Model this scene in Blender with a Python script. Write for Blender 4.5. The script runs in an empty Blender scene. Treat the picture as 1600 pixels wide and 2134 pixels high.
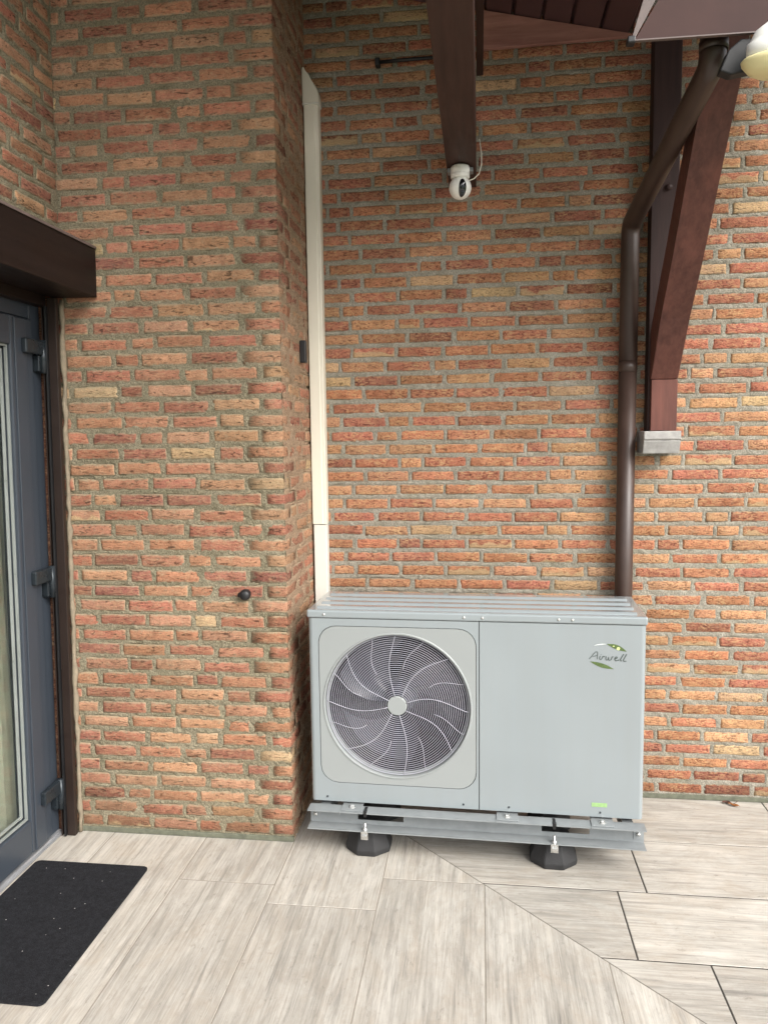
import bpy, bmesh, math, random
import numpy as np
from mathutils import Vector, Matrix

random.seed(7)
rng = np.random.default_rng(7)
S = bpy.context.scene
COL = S.collection
R = math.radians

# ------------------------------------------------------------------ camera, world, sun, exposure
cam_data = bpy.data.cameras.new('camera')
cam = bpy.data.objects.new('camera', cam_data)
COL.objects.link(cam)
vy = Vector((200, -159, 1600)).normalized()                # depth axis seen from the camera (right, down, forward)
t_ = -(0.0132 * vy.x + vy.y) / vy.z
dn = Vector((0.0132, 1, t_)).normalized()
vx = dn.cross(vy)
MW = Matrix((vx, vy, -dn))                                 # world = MW @ camera(right, down, forward)
CAM = Vector((0.785, -3.55, 1.687))
mw = Matrix((MW.col[0], -MW.col[1], -MW.col[2])).transposed().to_4x4()
mw.translation = CAM
cam.matrix_world = mw
cam_data.sensor_fit = 'HORIZONTAL'
cam_data.sensor_width = 36.0
cam_data.lens = 36.0
cam_data.clip_start = 0.05
cam_data.clip_end = 500
S.camera = cam

SUN_DIR = Vector((0.78, -0.75, 0.90)).normalized()         # towards the sun
sun_el = math.asin(SUN_DIR.z)
sun_az = math.atan2(SUN_DIR.x, SUN_DIR.y)
w = bpy.data.worlds.new('World')
S.world = w
w.use_nodes = True
wn = w.node_tree
wn.nodes.clear()
sky = wn.nodes.new('ShaderNodeTexSky')
sky.sky_type = 'NISHITA'
sky.sun_disc = False
sky.sun_elevation = sun_el
sky.sun_rotation = sun_az
sky.air_density = 1.0
sky.dust_density = 4.0
sky.ozone_density = 1.0
hs = wn.nodes.new('ShaderNodeHueSaturation')               # cloud cover: the sky's colour goes grey
hs.inputs['Saturation'].default_value = 0.22
bg = wn.nodes.new('ShaderNodeBackground')
bg.inputs['Strength'].default_value = 0.14
wo = wn.nodes.new('ShaderNodeOutputWorld')
wn.links.new(sky.outputs[0], hs.inputs['Color'])
wn.links.new(hs.outputs[0], bg.inputs['Color'])
wn.links.new(bg.outputs[0], wo.inputs['Surface'])

sd = bpy.data.lights.new('sun', 'SUN')
sd.energy = 1.0
sd.angle = R(38)
sd.color = (1.0, 0.955, 0.89)
sun = bpy.data.objects.new('sun', sd)
COL.objects.link(sun)
sun.rotation_euler = SUN_DIR.to_track_quat('Z', 'Y').to_euler()
sun.location = (4, -6, 8)

S.view_settings.view_transform = 'Standard'
S.view_settings.look = 'None'
S.view_settings.gamma = 1.0
S.view_settings.exposure = 1.30
S.view_settings.use_curve_mapping = False
S.render.engine = 'CYCLES'
S.cycles.max_bounces = 8

# ------------------------------------------------------------------ node helper and materials
class NT:
    def __init__(self, name):
        self.m = bpy.data.materials.new(name)
        self.m.use_nodes = True
        self.t = self.m.node_tree
        self.t.nodes.clear()
        self.out = self.t.nodes.new('ShaderNodeOutputMaterial')
        self.b = self.t.nodes.new('ShaderNodeBsdfPrincipled')
        self.t.links.new(self.b.outputs[0], self.out.inputs['Surface'])

    def set(self, sock, v):
        if isinstance(v, bpy.types.NodeSocket):
            self.t.links.new(v, sock)
        elif v is not None:
            try:
                sock.default_value = v
            except Exception:
                sock.default_value = (*v, 1.0)

    def n(self, typ, ins=None, out=0, **props):
        nd = self.t.nodes.new('ShaderNode' + typ)
        for k, v in props.items():
            setattr(nd, k, v)
        for k, v in (ins or {}).items():
            self.set(nd.inputs[k], v)
        return nd.outputs[out]

    def p(self, **kw):
        for k, v in kw.items():
            self.set(self.b.inputs[k.replace('_', ' ')], v)
        return self

    def pos(self):
        return self.n('NewGeometry', out=0)

    def objc(self):
        return self.n('TexCoord', out=3)

    def scale(self, vec, s):
        return self.n('Mapping', {'Vector': vec, 'Scale': s})

    def noise(self, vec, scale, detail=4.0, rough=0.55, dist=0.0, out=0):
        return self.n('TexNoise', {'Vector': vec, 'Scale': scale, 'Detail': detail, 'Roughness': rough, 'Distortion': dist}, out)

    def ramp(self, fac, stops, interp='LINEAR'):
        nd = self.t.nodes.new('ShaderNodeValToRGB')
        nd.color_ramp.interpolation = interp
        e = nd.color_ramp.elements
        while len(e) < len(stops):
            e.new(0.5)
        for el, (p_, c) in zip(e, stops):
            el.position = p_
            el.color = (c, c, c, 1) if not isinstance(c, tuple) else (*c[:3], 1)
        self.set(nd.inputs[0], fac)
        return nd.outputs[0]

    def mix(self, fac, a, b, mode='MIX'):
        nd = self.t.nodes.new('ShaderNodeMix')
        nd.data_type = 'RGBA'
        nd.blend_type = mode
        self.set(nd.inputs[0], fac)
        self.set(nd.inputs[6], a)
        self.set(nd.inputs[7], b)
        return nd.outputs[2]

    def math(self, op, a, b=None, c=None):
        nd = self.t.nodes.new('ShaderNodeMath')
        nd.operation = op
        self.set(nd.inputs[0], a)
        self.set(nd.inputs[1], b)
        self.set(nd.inputs[2], c)
        return nd.outputs[0]

    def bump(self, h, strength=0.5, dist=0.01):
        nd = self.t.nodes.new('ShaderNodeBump')
        nd.inputs['Strength'].default_value = strength
        nd.inputs['Distance'].default_value = dist
        self.set(nd.inputs['Height'], h)
        self.t.links.new(nd.outputs[0], self.b.inputs['Normal'])
        return self


def c4(c):
    return (*c, 1.0)


def simple(name, col, rough=0.5, metal=0.0, var=0.12, vscale=14.0, bump=0.0, bscale=120.0, spec=0.5, coat=0.0):
    m = NT(name)
    P = m.pos()
    n1 = m.noise(P, vscale, 5, 0.6)
    f = m.ramp(n1, [(0.25, 1 - var), (0.75, 1 + var)])
    m.p(Base_Color=m.mix(1.0, c4(col), f, 'MULTIPLY'), Roughness=m.ramp(n1, [(0.2, rough * 0.85), (0.8, min(1, rough * 1.15))]),
        Metallic=metal, Coat_Weight=coat, Coat_Roughness=0.12)
    m.b.inputs['Specular IOR Level'].default_value = spec
    if bump:
        m.bump(m.noise(P, bscale, 4, 0.6), bump, 0.004)
    return m.m


def brick_material(name, wrinkle):
    """fired clay: tone comes from each brick's own attribute, grain and folds from noise"""
    m = NT(name)
    P = m.pos()
    tone = m.n('Attribute', out=0, attribute_name='tone')
    bst = m.n('Attribute', out=1, attribute_name='bst')
    sep = m.t.nodes.new('ShaderNodeSeparateXYZ')
    m.t.links.new(bst, sep.inputs[0])
    s_, tt, flag = sep.outputs
    big = m.noise(P, 20, 5, 0.65)
    col = m.mix(1.0, tone, m.ramp(big, [(0.30, 0.72), (0.70, 1.28)]), 'MULTIPLY')
    # horizontal folds of hand-thrown clay
    fold = m.noise(m.scale(P, (48, 48, 130)) if wrinkle else m.scale(P, (24, 24, 85)), 1.0, 4, 0.62, 1.3)
    if wrinkle:
        hi = m.ramp(fold, [(0.495, 0.0), (0.56, 1.0)])
        cream = m.mix(0.28, (0.56, 0.38, 0.19, 1), tone)
        amt = m.math('MULTIPLY', hi, m.ramp(m.noise(P, 11, 3), [(0.38, 0.12), (0.64, 0.85)]))
        col = m.mix(amt, col, cream)
        lo = m.ramp(fold, [(0.37, 0.42), (0.475, 1.0)])
        col = m.mix(1.0, col, lo, 'MULTIPLY')
    else:
        hi = m.ramp(fold, [(0.48, 0.0), (0.62, 0.8)])
        col = m.mix(hi, col, m.mix(0.6, tone, (0.42, 0.255, 0.150, 1)))
        crack = m.ramp(m.noise(m.scale(P, (17, 17, 70)), 1.0, 4, 0.55, 2.2), [(0.36, 0.30), (0.44, 1.0)])
        col = m.mix(1.0, col, crack, 'MULTIPLY')
    # bare sandy patch along the lower edge of some bricks
    edge = m.math('ADD', m.math('SUBTRACT', flag, tt), m.math('MULTIPLY', m.math('SUBTRACT', m.noise(P, 17, 2), 0.5), 1.7))
    patch = m.ramp(edge, [(0.0, 0.0), (0.14, 1.0)])
    col = m.mix(m.math('MULTIPLY', patch, 0.75), col, (0.50, 0.36, 0.20, 1))
    fine = m.noise(P, 190, 3, 0.65)
    col = m.mix(1.0, col, m.ramp(fine, [(0.3, 0.74), (0.7, 1.22)]), 'MULTIPLY')
    # mortar left on the arrises and wiped over the face
    dv = m.math('MINIMUM', tt, m.math('SUBTRACT', 1.0, tt))
    du = m.math('MULTIPLY', m.math('MINIMUM', s_, m.math('SUBTRACT', 1.0, s_)), 3.6)
    e = m.math('ADD', m.math('MINIMUM', dv, du), m.math('MULTIPLY', m.math('SUBTRACT', m.noise(P, 75, 4, 0.7), 0.5), 0.55))
    rim = m.ramp(e, [(-0.02, 0.85), (0.12 if wrinkle else 0.20, 0.0)])
    dust = m.ramp(m.noise(P, 42, 5, 0.72), [(0.54, 0.0), (0.74, 0.35 if wrinkle else 0.55)])
    wipe = m.math('MAXIMUM', rim, dust)
    col = m.mix(wipe, col, (0.31, 0.275, 0.20, 1) if wrinkle else (0.32, 0.275, 0.185, 1))
    stain = m.ramp(m.noise(P, 1.7, 5, 0.6), [(0.30, 0.80), (0.68, 1.12)])
    col = m.mix(1.0, col, stain, 'MULTIPLY')
    sz = m.t.nodes.new('ShaderNodeSeparateXYZ')
    m.t.links.new(P, sz.inputs[0])
    damp = m.ramp(m.math('ADD', sz.outputs[2], m.math('MULTIPLY', m.math('SUBTRACT', m.noise(P, 7, 3), 0.5), 0.25)), [(0.02, 0.68), (0.20, 1.0)])
    col = m.mix(1.0, col, damp, 'MULTIPLY')
    m.p(Base_Color=col, Roughness=0.92)
    m.b.inputs['Specular IOR Level'].default_value = 0.2
    h = m.math('ADD', m.math('MULTIPLY', fold, 1.0), m.math('MULTIPLY', fine, 0.35))
    m.bump(h, 1.0, 0.008 if wrinkle else 0.006)
    return m.m


def mortar_material(name, a, b, coarse):
    m = NT(name)
    P = m.pos()
    grain = m.noise(P, 175 if coarse else 230, 3, 0.75)
    blot = m.noise(P, 14, 5, 0.6)
    col = m.mix(m.ramp(blot, [(0.3, 0.0), (0.7, 1.0)]), c4(a), c4(b))
    col = m.mix(1.0, col, m.ramp(grain, [(0.30, 0.45), (0.70, 1.45)]), 'MULTIPLY')
    lichen = m.ramp(m.noise(P, 5.0, 3), [(0.52, 0.0), (0.75, 0.35)])
    col = m.mix(lichen, col, (0.20, 0.20, 0.12, 1))
    m.p(Base_Color=col, Roughness=0.97)
    m.b.inputs['Specular IOR Level'].default_value = 0.12
    h = m.math('ADD', grain, m.math('MULTIPLY', m.noise(P, 120, 4, 0.7), 1.6))
    m.bump(h, 1.0, 0.008 if coarse else 0.004)
    return m.m


def wood_material(name, dark, light, axis, fade=0.0, rough=0.6):
    m = NT(name)
    P = m.pos()
    sc = {'x': (3, 45, 45), 'y': (45, 3, 45), 'z': (45, 45, 3)}[axis]
    g = m.noise(m.scale(P, sc), 1.0, 6, 0.6, 0.4)
    blot = m.noise(m.scale(P, tuple(0.14 * q + 1.2 for q in sc)), 1.0, 5, 0.65)
    col = m.mix(m.ramp(g, [(0.3, 0.0), (0.7, 1.0)]), c4(dark), c4(light))
    col = m.mix(m.ramp(blot, [(0.45, 0.0), (0.75, fade)]), col, tuple(x * 1.9 for x in light) + (1,))
    m.p(Base_Color=col, Roughness=m.ramp(blot, [(0.3, rough * 0.8), (0.7, min(1, rough * 1.2))]))
    m.b.inputs['Specular IOR Level'].default_value = 0.35
    m.bump(g, 0.25, 0.002)
    return m.m


def tile_material():
    """porcelain planks printed as whitewashed timber; grain along the plank's own length"""
    m = NT('wood_look_tile')
    O = m.objc()
    rnd = m.n('ObjectInfo', out=5)
    off = m.n('CombineXYZ', {'X': m.math('MULTIPLY', rnd, 37.0), 'Y': m.math('MULTIPLY', rnd, 91.0), 'Z': 0.0})
    V = m.n('VectorMath', {0: O, 1: off}, operation='ADD')
    g1 = m.noise(m.scale(V, (1.5, 16, 1)), 1.0, 9, 0.70, 0.8)
    g2 = m.noise(m.scale(V, (4.5, 130, 1)), 1.0, 5, 0.75, 0.3)
    g3 = m.noise(m.scale(V, (4.5, 7.5, 1)), 1.0, 8, 0.70, 1.0)
    base = m.mix(m.ramp(g1, [(0.32, 0.0), (0.64, 1.0)]), (0.325, 0.303, 0.265, 1), (0.485, 0.458, 0.408, 1))
    base = m.mix(m.ramp(g3, [(0.46, 0.0), (0.70, 0.7)]), base, (0.375, 0.325, 0.265, 1))
    base = m.mix(m.ramp(m.noise(m.scale(V, (3.5, 5.5, 1)), 1.0, 7, 0.7, 0.6), [(0.50, 0.0), (0.68, 0.6)]), base, (0.53, 0.506, 0.458, 1))
    grey = m.ramp(m.noise(m.scale(V, (2.2, 30, 1)), 1.0, 9, 0.74, 0.5), [(0.51, 0.0), (0.68, 0.72)])
    base = m.mix(grey, base, (0.20, 0.188, 0.17, 1))
    base = m.mix(1.0, base, m.ramp(g2, [(0.36, 0.83), (0.54, 1.04)]), 'MULTIPLY')
    g4 = m.noise(m.scale(V, (2.2, 60, 1)), 1.0, 6, 0.72, 0.5)
    base = m.mix(1.0, base, m.ramp(g4, [(0.36, 0.86), (0.56, 1.03)]), 'MULTIPLY')
    blotch = m.ramp(m.noise(m.scale(V, (5.0, 9.0, 1)), 1.0, 8, 0.75, 0.8), [(0.50, 0.0), (0.70, 0.42)])
    base = m.mix(blotch, base, (0.25, 0.225, 0.19, 1))
    spots = m.ramp(m.noise(m.scale(V, (18, 36, 1)), 1.0, 6, 0.75), [(0.58, 0.0), (0.70, 0.55)])
    base = m.mix(spots, base, (0.17, 0.15, 0.125, 1))
    lift = m.math('ADD', 0.90, m.math('MULTIPLY', rnd, 0.2))
    base = m.mix(1.0, base, lift, 'MULTIPLY')
    m.p(Base_Color=base, Roughness=m.ramp(g1, [(0.3, 0.62), (0.7, 0.48)]))
    m.b.inputs['Specular IOR Level'].default_value = 0.35
    m.bump(m.math('ADD', g2, m.math('MULTIPLY', g1, 0.6)), 0.25, 0.002)
    return m.m


def mat_fibre():
    m = NT('mat_fibre')
    P = m.pos()
    a = m.noise(P, 420, 3, 0.7)
    b = m.noise(P, 60, 4, 0.6)
    col = m.mix(m.ramp(a, [(0.35, 0.0), (0.75, 1.0)]), (0.006, 0.0065, 0.008, 1), (0.034, 0.035, 0.040, 1))
    col = m.mix(1.0, col, m.ramp(b, [(0.3, 0.7), (0.7, 1.3)]), 'MULTIPLY')
    v = m.n('TexVoronoi', {'Vector': P, 'Scale': 34.0, 'Randomness': 1.0}, out=0)
    rn = m.n('TexVoronoi', {'Vector': P, 'Scale': 34.0, 'Randomness': 1.0}, out=1)
    speck = m.math('MULTIPLY', m.ramp(v, [(0.045, 1.0), (0.08, 0.0)]), m.ramp(rn, [(0.60, 0.0), (0.62, 1.0)]))
    col = m.mix(speck, col, (0.55, 0.53, 0.50, 1))
    m.p(Base_Color=col, Roughness=0.95)
    m.b.inputs['Specular IOR Level'].default_value = 0.15
    m.bump(a, 1.0, 0.004)
    return m.m


def glass_material():
    m = NT('door_glass')
    m.p(Base_Color=(0.93, 0.97, 0.95, 1), Roughness=0.02, Transmission_Weight=1.0, IOR=1.45)
    return m.m


M = {}
M['brick_back'] = brick_material('brick_back', True)
M['brick_pier'] = brick_material('brick_pier', False)
M['mortar_back'] = mortar_material('mortar_back', (0.255, 0.232, 0.182), (0.365, 0.338, 0.280), False)
M['mortar_pier'] = mortar_material('mortar_pier', (0.235, 0.206, 0.136), (0.350, 0.308, 0.218), True)
M['mortar_side'] = mortar_material('mortar_side', (0.34, 0.235, 0.155), (0.46, 0.335, 0.23), True)
M['beam'] = wood_material('stained_beam', (0.028, 0.013, 0.010), (0.055, 0.026, 0.020), 'y', 0.15)
M['brace'] = wood_material('stained_brace', (0.065, 0.022, 0.016), (0.115, 0.044, 0.033), 'z', 0.6)
M['post'] = wood_material('stained_post', (0.022, 0.010, 0.009), (0.042, 0.020, 0.017), 'z', 0.1)
M['redboard'] = wood_material('red_board', (0.26, 0.115, 0.095), (0.40, 0.20, 0.165), 'x', 0.5)
M['lintel'] = wood_material('lintel_stain', (0.006, 0.003, 0.0025), (0.011, 0.0055, 0.0045), 'y', 0.1, 0.5)
M['jamb'] = simple('brown_profile', (0.018, 0.010, 0.007), 0.5)
M['plank'] = simple('roof_plank_brown', (0.082, 0.040, 0.040), 0.45, var=0.2, vscale=5)
M['fascia'] = simple('fascia_brown', (0.066, 0.040, 0.037), 0.75, var=0.2, vscale=6, spec=0.15)
M['fascia_edge'] = simple('fascia_edge', (0.115, 0.085, 0.077), 0.5, var=0.25, vscale=30)
M['pipe'] = simple('pipe_brown', (0.044, 0.026, 0.020), 0.42, var=0.22, vscale=9)
M['black'] = simple('black_plastic', (0.010, 0.010, 0.011), 0.45)
M['rubber'] = simple('black_rubber', (0.018, 0.018, 0.019), 0.7, var=0.4, vscale=30, bump=0.3, bscale=200)
M['trunk'] = simple('cream_trunking', (0.70, 0.66, 0.55), 0.45, var=0.05, vscale=3)
M['trunk_low'] = simple('white_trunking', (0.66, 0.645, 0.58), 0.45, var=0.04, vscale=3)
def casing_paint(name, col, coat):
    m = NT(name)
    O = m.objc()
    P = m.pos()
    dust = m.ramp(m.noise(P, 2.2, 2, 0.5), [(0.0, 0.0), (1.0, 0.30)])
    run = m.ramp(m.noise(m.scale(P, (30, 30, 1.6)), 1.0, 3, 0.5), [(0.2, 0.0), (1.0, 0.16)])
    c_ = m.mix(dust, c4(col), tuple(x * 1.16 for x in col) + (1,))
    c_ = m.mix(run, c_, (0.21, 0.205, 0.185, 1))
    m.p(Base_Color=c_, Roughness=0.26, Coat_Weight=coat, Coat_Roughness=0.10)
    wob = m.math('ADD', m.noise(P, 2.6, 1, 0.4), m.math('MULTIPLY', m.noise(P, 260, 2), 0.0015))
    m.bump(wob, 1.0, 0.016)
    return m.m


M['paint'] = casing_paint('grey_casing_paint', (0.228, 0.259, 0.270), 1.0)
M['paint_warm'] = simple('fan_panel_paint', (0.255, 0.273, 0.270), 0.42, var=0.03, vscale=3, bump=0.05, bscale=700)
M['grille'] = simple('grille_wire', (0.38, 0.38, 0.43), 0.35, var=0.05)
M['dark_in'] = simple('fan_cavity', (0.004, 0.004, 0.009), 0.7)
M['blade'] = simple('fan_blade', (0.034, 0.036, 0.050), 0.35)
M['gap'] = simple('dark_seam', (0.03, 0.032, 0.032), 0.7)
M['galv'] = simple('galvanised_steel', (0.225, 0.242, 0.247), 0.45, metal=0.1, var=0.12, vscale=25)
M['zinc'] = simple('zinc_bolt', (0.62, 0.62, 0.60), 0.28, metal=0.9, var=0.15, vscale=80)
M['door'] = simple('anthracite_frame', (0.038, 0.047, 0.060), 0.36, var=0.06, vscale=5)
M['hinge'] = simple('hinge_grey', (0.024, 0.031, 0.037), 0.28, metal=0.3)
M['bead'] = simple('glazing_bead', (0.24, 0.26, 0.245), 0.3)
M['alu'] = simple('threshold_aluminium', (0.42, 0.43, 0.45), 0.35, metal=0.6)
M['glass'] = glass_material()
M['curtain'] = simple('net_curtain', (0.40, 0.40, 0.31), 0.9, var=0.15, vscale=8)
M['caulk'] = simple('sealant', (0.22, 0.18, 0.125), 0.8, var=0.25, vscale=40, bump=0.5, bscale=150)
M['concrete'] = simple('corbel_concrete', (0.34, 0.33, 0.315), 0.9, var=0.28, vscale=25, bump=0.6, bscale=260)
M['white'] = simple('white_plastic', (0.78, 0.77, 0.73), 0.35, var=0.03)
M['lens'] = simple('lens_black', (0.006, 0.006, 0.007), 0.08, coat=0.5)
M['lampwhite'] = simple('lamp_white', (0.82, 0.82, 0.78), 0.35, var=0.03)
M['lampcream'] = simple('lamp_cream', (0.74, 0.66, 0.36), 0.4, var=0.06)
M['lampgrey'] = simple('lamp_bracket_grey', (0.009, 0.0095, 0.010), 0.6)
M['tile'] = tile_material()
M['grout_pale'] = simple('pale_grout', (0.24, 0.215, 0.18), 0.9, var=0.2, vscale=30)
M['grout_dark'] = simple('dark_grout', (0.035, 0.030, 0.025), 0.95, var=0.3, vscale=30)
M['mat'] = mat_fibre()
M['leafgreen'] = simple('logo_green', (0.075, 0.115, 0.035), 0.4, var=0.4, vscale=150)
M['logolight'] = simple('logo_light_green', (0.50, 0.58, 0.24), 0.4)
M['logowhite'] = simple('logo_white', (0.66, 0.70, 0.66), 0.3)
M['logotext'] = simple('logo_text', (0.060, 0.075, 0.070), 0.3)
M['greentape'] = simple('green_tape', (0.26, 0.42, 0.17), 0.6, var=0.25, vscale=60)
M['leaf'] = simple('dry_leaf', (0.28, 0.10, 0.02), 0.7, var=0.5, vscale=60)
M['leafdark'] = simple('dry_leaf_dark', (0.06, 0.02, 0.012), 0.8, var=0.4, vscale=60)
M['lawn'] = simple('lawn', (0.075, 0.105, 0.035), 0.95, var=0.4, vscale=6, bump=0.8, bscale=60)
M['edgestone'] = simple('base_mortar', (0.12, 0.125, 0.09), 0.95, var=0.35, vscale=40, bump=0.7, bscale=200)

# ------------------------------------------------------------------ object helpers
OFF = {}


def tag(o, label=None, cat=None, group=None, kind=None):
    if label: o['label'] = label
    if cat: o['category'] = cat
    if group: o['group'] = group
    if kind: o['kind'] = kind
    return o


def thing(name, label, cat, loc=(0, 0, 0), rot=(0, 0, 0), group=None, local=False, kind=None):
    """an Empty at the thing's base; local=True: its parts are given in its own space"""
    o = bpy.data.objects.new(name, None)
    o.empty_display_size = 0.1
    COL.objects.link(o)
    o.location = loc
    o.rotation_euler = rot
    OFF[o] = Vector((0, 0, 0)) if local else Vector(loc)
    return tag(o, label, cat, group, kind)


def obj(name, vs, fs, mat, parent=None, smooth=False, recentre=True):
    vs = [Vector(v) for v in vs]
    if recentre:
        lo = Vector([min(v[i] for v in vs) for i in range(3)])
        hi = Vector([max(v[i] for v in vs) for i in range(3)])
        c = (lo + hi) / 2
        if parent is None:
            c.z = lo.z
    else:
        c = Vector((0, 0, 0))
    me = bpy.data.meshes.new(name)
    me.from_pydata([v - c for v in vs], [], fs)
    if mat is not None:
        me.materials.append(M[mat] if isinstance(mat, str) else mat)
    if smooth:
        me.polygons.foreach_set('use_smooth', [True] * len(me.polygons))
    o = bpy.data.objects.new(name, me)
    COL.objects.link(o)
    o.location = c
    if parent is not None:
        o.parent = parent
        base = OFF.get(parent, Vector((0, 0, 0)))
        o.location = c - base
        OFF[o] = c
    else:
        OFF[o] = c
    return o


def fix_normals(o):
    bm = bmesh.new()
    bm.from_mesh(o.data)
    bmesh.ops.recalc_face_normals(bm, faces=bm.faces)
    bm.to_mesh(o.data)
    bm.free()
    return o


def from_bm(name, bm, mat, parent=None, smooth=False):
    bmesh.ops.recalc_face_normals(bm, faces=bm.faces)
    bm.verts.index_update()
    vs = [v.co.copy() for v in bm.verts]
    fs = [[v.index for v in f.verts] for f in bm.faces]
    bm.free()
    return obj(name, vs, fs, mat, parent, smooth)


def box_bm(x0, x1, y0, y1, z0, z1, bevel=0.0, seg=2, bm=None):
    b = bmesh.new()
    bmesh.ops.create_cube(b, size=1.0)
    for v in b.verts:
        v.co = Vector((x0 + (v.co.x + .5) * (x1 - x0), y0 + (v.co.y + .5) * (y1 - y0), z0 + (v.co.z + .5) * (z1 - z0)))
    if bevel:
        bmesh.ops.bevel(b, geom=list(b.edges), offset=bevel, segments=seg, profile=0.5, affect='EDGES')
    if bm is not None:
        me = bpy.data.meshes.new('tmp')
        b.to_mesh(me)
        b.free()
        bm.from_mesh(me)
        bpy.data.meshes.remove(me)
        return bm
    return b


def box(name, x0, x1, y0, y1, z0, z1, mat, parent=None, bevel=0.0, seg=2, smooth=False):
    return from_bm(name, box_bm(x0, x1, y0, y1, z0, z1, bevel, seg), mat, parent, smooth)


def boxes(name, lst, mat, parent=None, bevel=0.0):
    bm = bmesh.new()
    for b in lst:
        box_bm(*b, bevel=bevel, bm=bm)
    return from_bm(name, bm, mat, parent)


def prism(name, poly, axis, a, b, mat, parent=None, bevel=0.0, seg=2, smooth=False):
    """extrude a 2D outline: axis 'x' -> (y,z) outline, 'y' -> (x,z), 'z' -> (x,y)"""
    def p3(q, t):
        return {'x': (t, q[0], q[1]), 'y': (q[0], t, q[1]), 'z': (q[0], q[1], t)}[axis]
    bm = bmesh.new()
    lo = [bm.verts.new(p3(q, a)) for q in poly]
    hi = [bm.verts.new(p3(q, b)) for q in poly]
    bm.faces.new(lo)
    bm.faces.new(hi)
    n = len(poly)
    for i in range(n):
        bm.faces.new((lo[i], lo[(i + 1) % n], hi[(i + 1) % n], hi[i]))
    if bevel:
        bmesh.ops.bevel(bm, geom=list(bm.edges), offset=bevel, segments=seg, profile=0.5, affect='EDGES')
    return from_bm(name, bm, mat, parent, smooth)


def tube_bm(path, rad, segs=12, bm=None, caps=True):
    bm = bm or bmesh.new()
    pts = [Vector(p) for p in path]
    rads = rad if isinstance(rad, (list, tuple)) else [rad] * len(pts)
    tang = []
    for i in range(len(pts)):
        a = pts[max(0, i - 1)]
        b = pts[min(len(pts) - 1, i + 1)]
        tang.append((b - a).normalized())
    up = Vector((0, 0, 1)) if abs(tang[0].z) < 0.9 else Vector((1, 0, 0))
    nrm = (up - tang[0] * up.dot(tang[0])).normalized()
    rings = []
    for p, t, r in zip(pts, tang, rads):
        nrm = (nrm - t * nrm.dot(t)).normalized()
        bn = t.cross(nrm)
        rings.append([bm.verts.new(p + (nrm * math.cos(k * 2 * math.pi / segs) + bn * math.sin(k * 2 * math.pi / segs)) * r) for k in range(segs)])
    for a, b in zip(rings, rings[1:]):
        for k in range(segs):
            bm.faces.new((a[k], a[(k + 1) % segs], b[(k + 1) % segs], b[k]))
    if caps:
        bm.faces.new(rings[0])
        bm.faces.new(rings[-1])
    return bm


def tube(name, path, rad, mat, parent=None, segs=12, smooth=True):
    return from_bm(name, tube_bm(path, rad, segs), mat, parent, smooth)


def lathe_bm(profile, centre, axis='z', segs=32, bm=None):
    """profile: (radius, height) pairs"""
    bm = bm or bmesh.new()
    cx, cy, cz = centre
    rings = []
    for r, h in profile:
        ring = []
        if r < 1e-6:
            p = {'z': (cx, cy, cz + h), 'y': (cx, cy + h, cz), 'x': (cx + h, cy, cz)}[axis]
            ring = [bm.verts.new(p)]
        else:
            for k in range(segs):
                a = 2 * math.pi * k / segs
                c, s = r * math.cos(a), r * math.sin(a)
                p = {'z': (cx + c, cy + s, cz + h), 'y': (cx + c, cy + h, cz + s), 'x': (cx + h, cy + c, cz + s)}[axis]
                ring.append(bm.verts.new(p))
        rings.append(ring)
    for a, b in zip(rings, rings[1:]):
        for k in range(segs):
            k2 = (k + 1) % segs
            if len(a) == 1 and len(b) == 1:
                break
            if len(a) == 1:
                bm.faces.new((a[0], b[k], b[k2]))
            elif len(b) == 1:
                bm.faces.new((a[k], a[k2], b[0]))
            else:
                bm.faces.new((a[k], a[k2], b[k2], b[k]))
    return bm


def lathe(name, profile, centre, mat, parent=None, axis='z', segs=32, smooth=True):
    return from_bm(name, lathe_bm(profile, centre, axis, segs), mat, parent, smooth)


def project(p):
    c = MW.transposed() @ (Vector(p) - CAM)
    return 800 + 1600 * c.x / c.z, 1067 + 1600 * c.y / c.z, c.z

# ------------------------------------------------------------------ noise fields for the mortar beds
def vnoise(ny, nx, cell):
    gy, gx = int(ny / cell) + 3, int(nx / cell) + 3
    g = rng.random((gy, gx))
    y = np.arange(ny) / cell
    x = np.arange(nx) / cell
    y0 = y.astype(int)
    x0 = x.astype(int)
    fy = (y - y0)[:, None]
    fx = (x - x0)[None, :]
    fy = fy * fy * (3 - 2 * fy)
    fx = fx * fx * (3 - 2 * fx)
    a = g[np.ix_(y0, x0)]
    b = g[np.ix_(y0, x0 + 1)]
    c = g[np.ix_(y0 + 1, x0)]
    d = g[np.ix_(y0 + 1, x0 + 1)]
    return (a * (1 - fx) + b * fx) * (1 - fy) + (c * (1 - fx) + d * fx) * fy - 0.5


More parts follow.
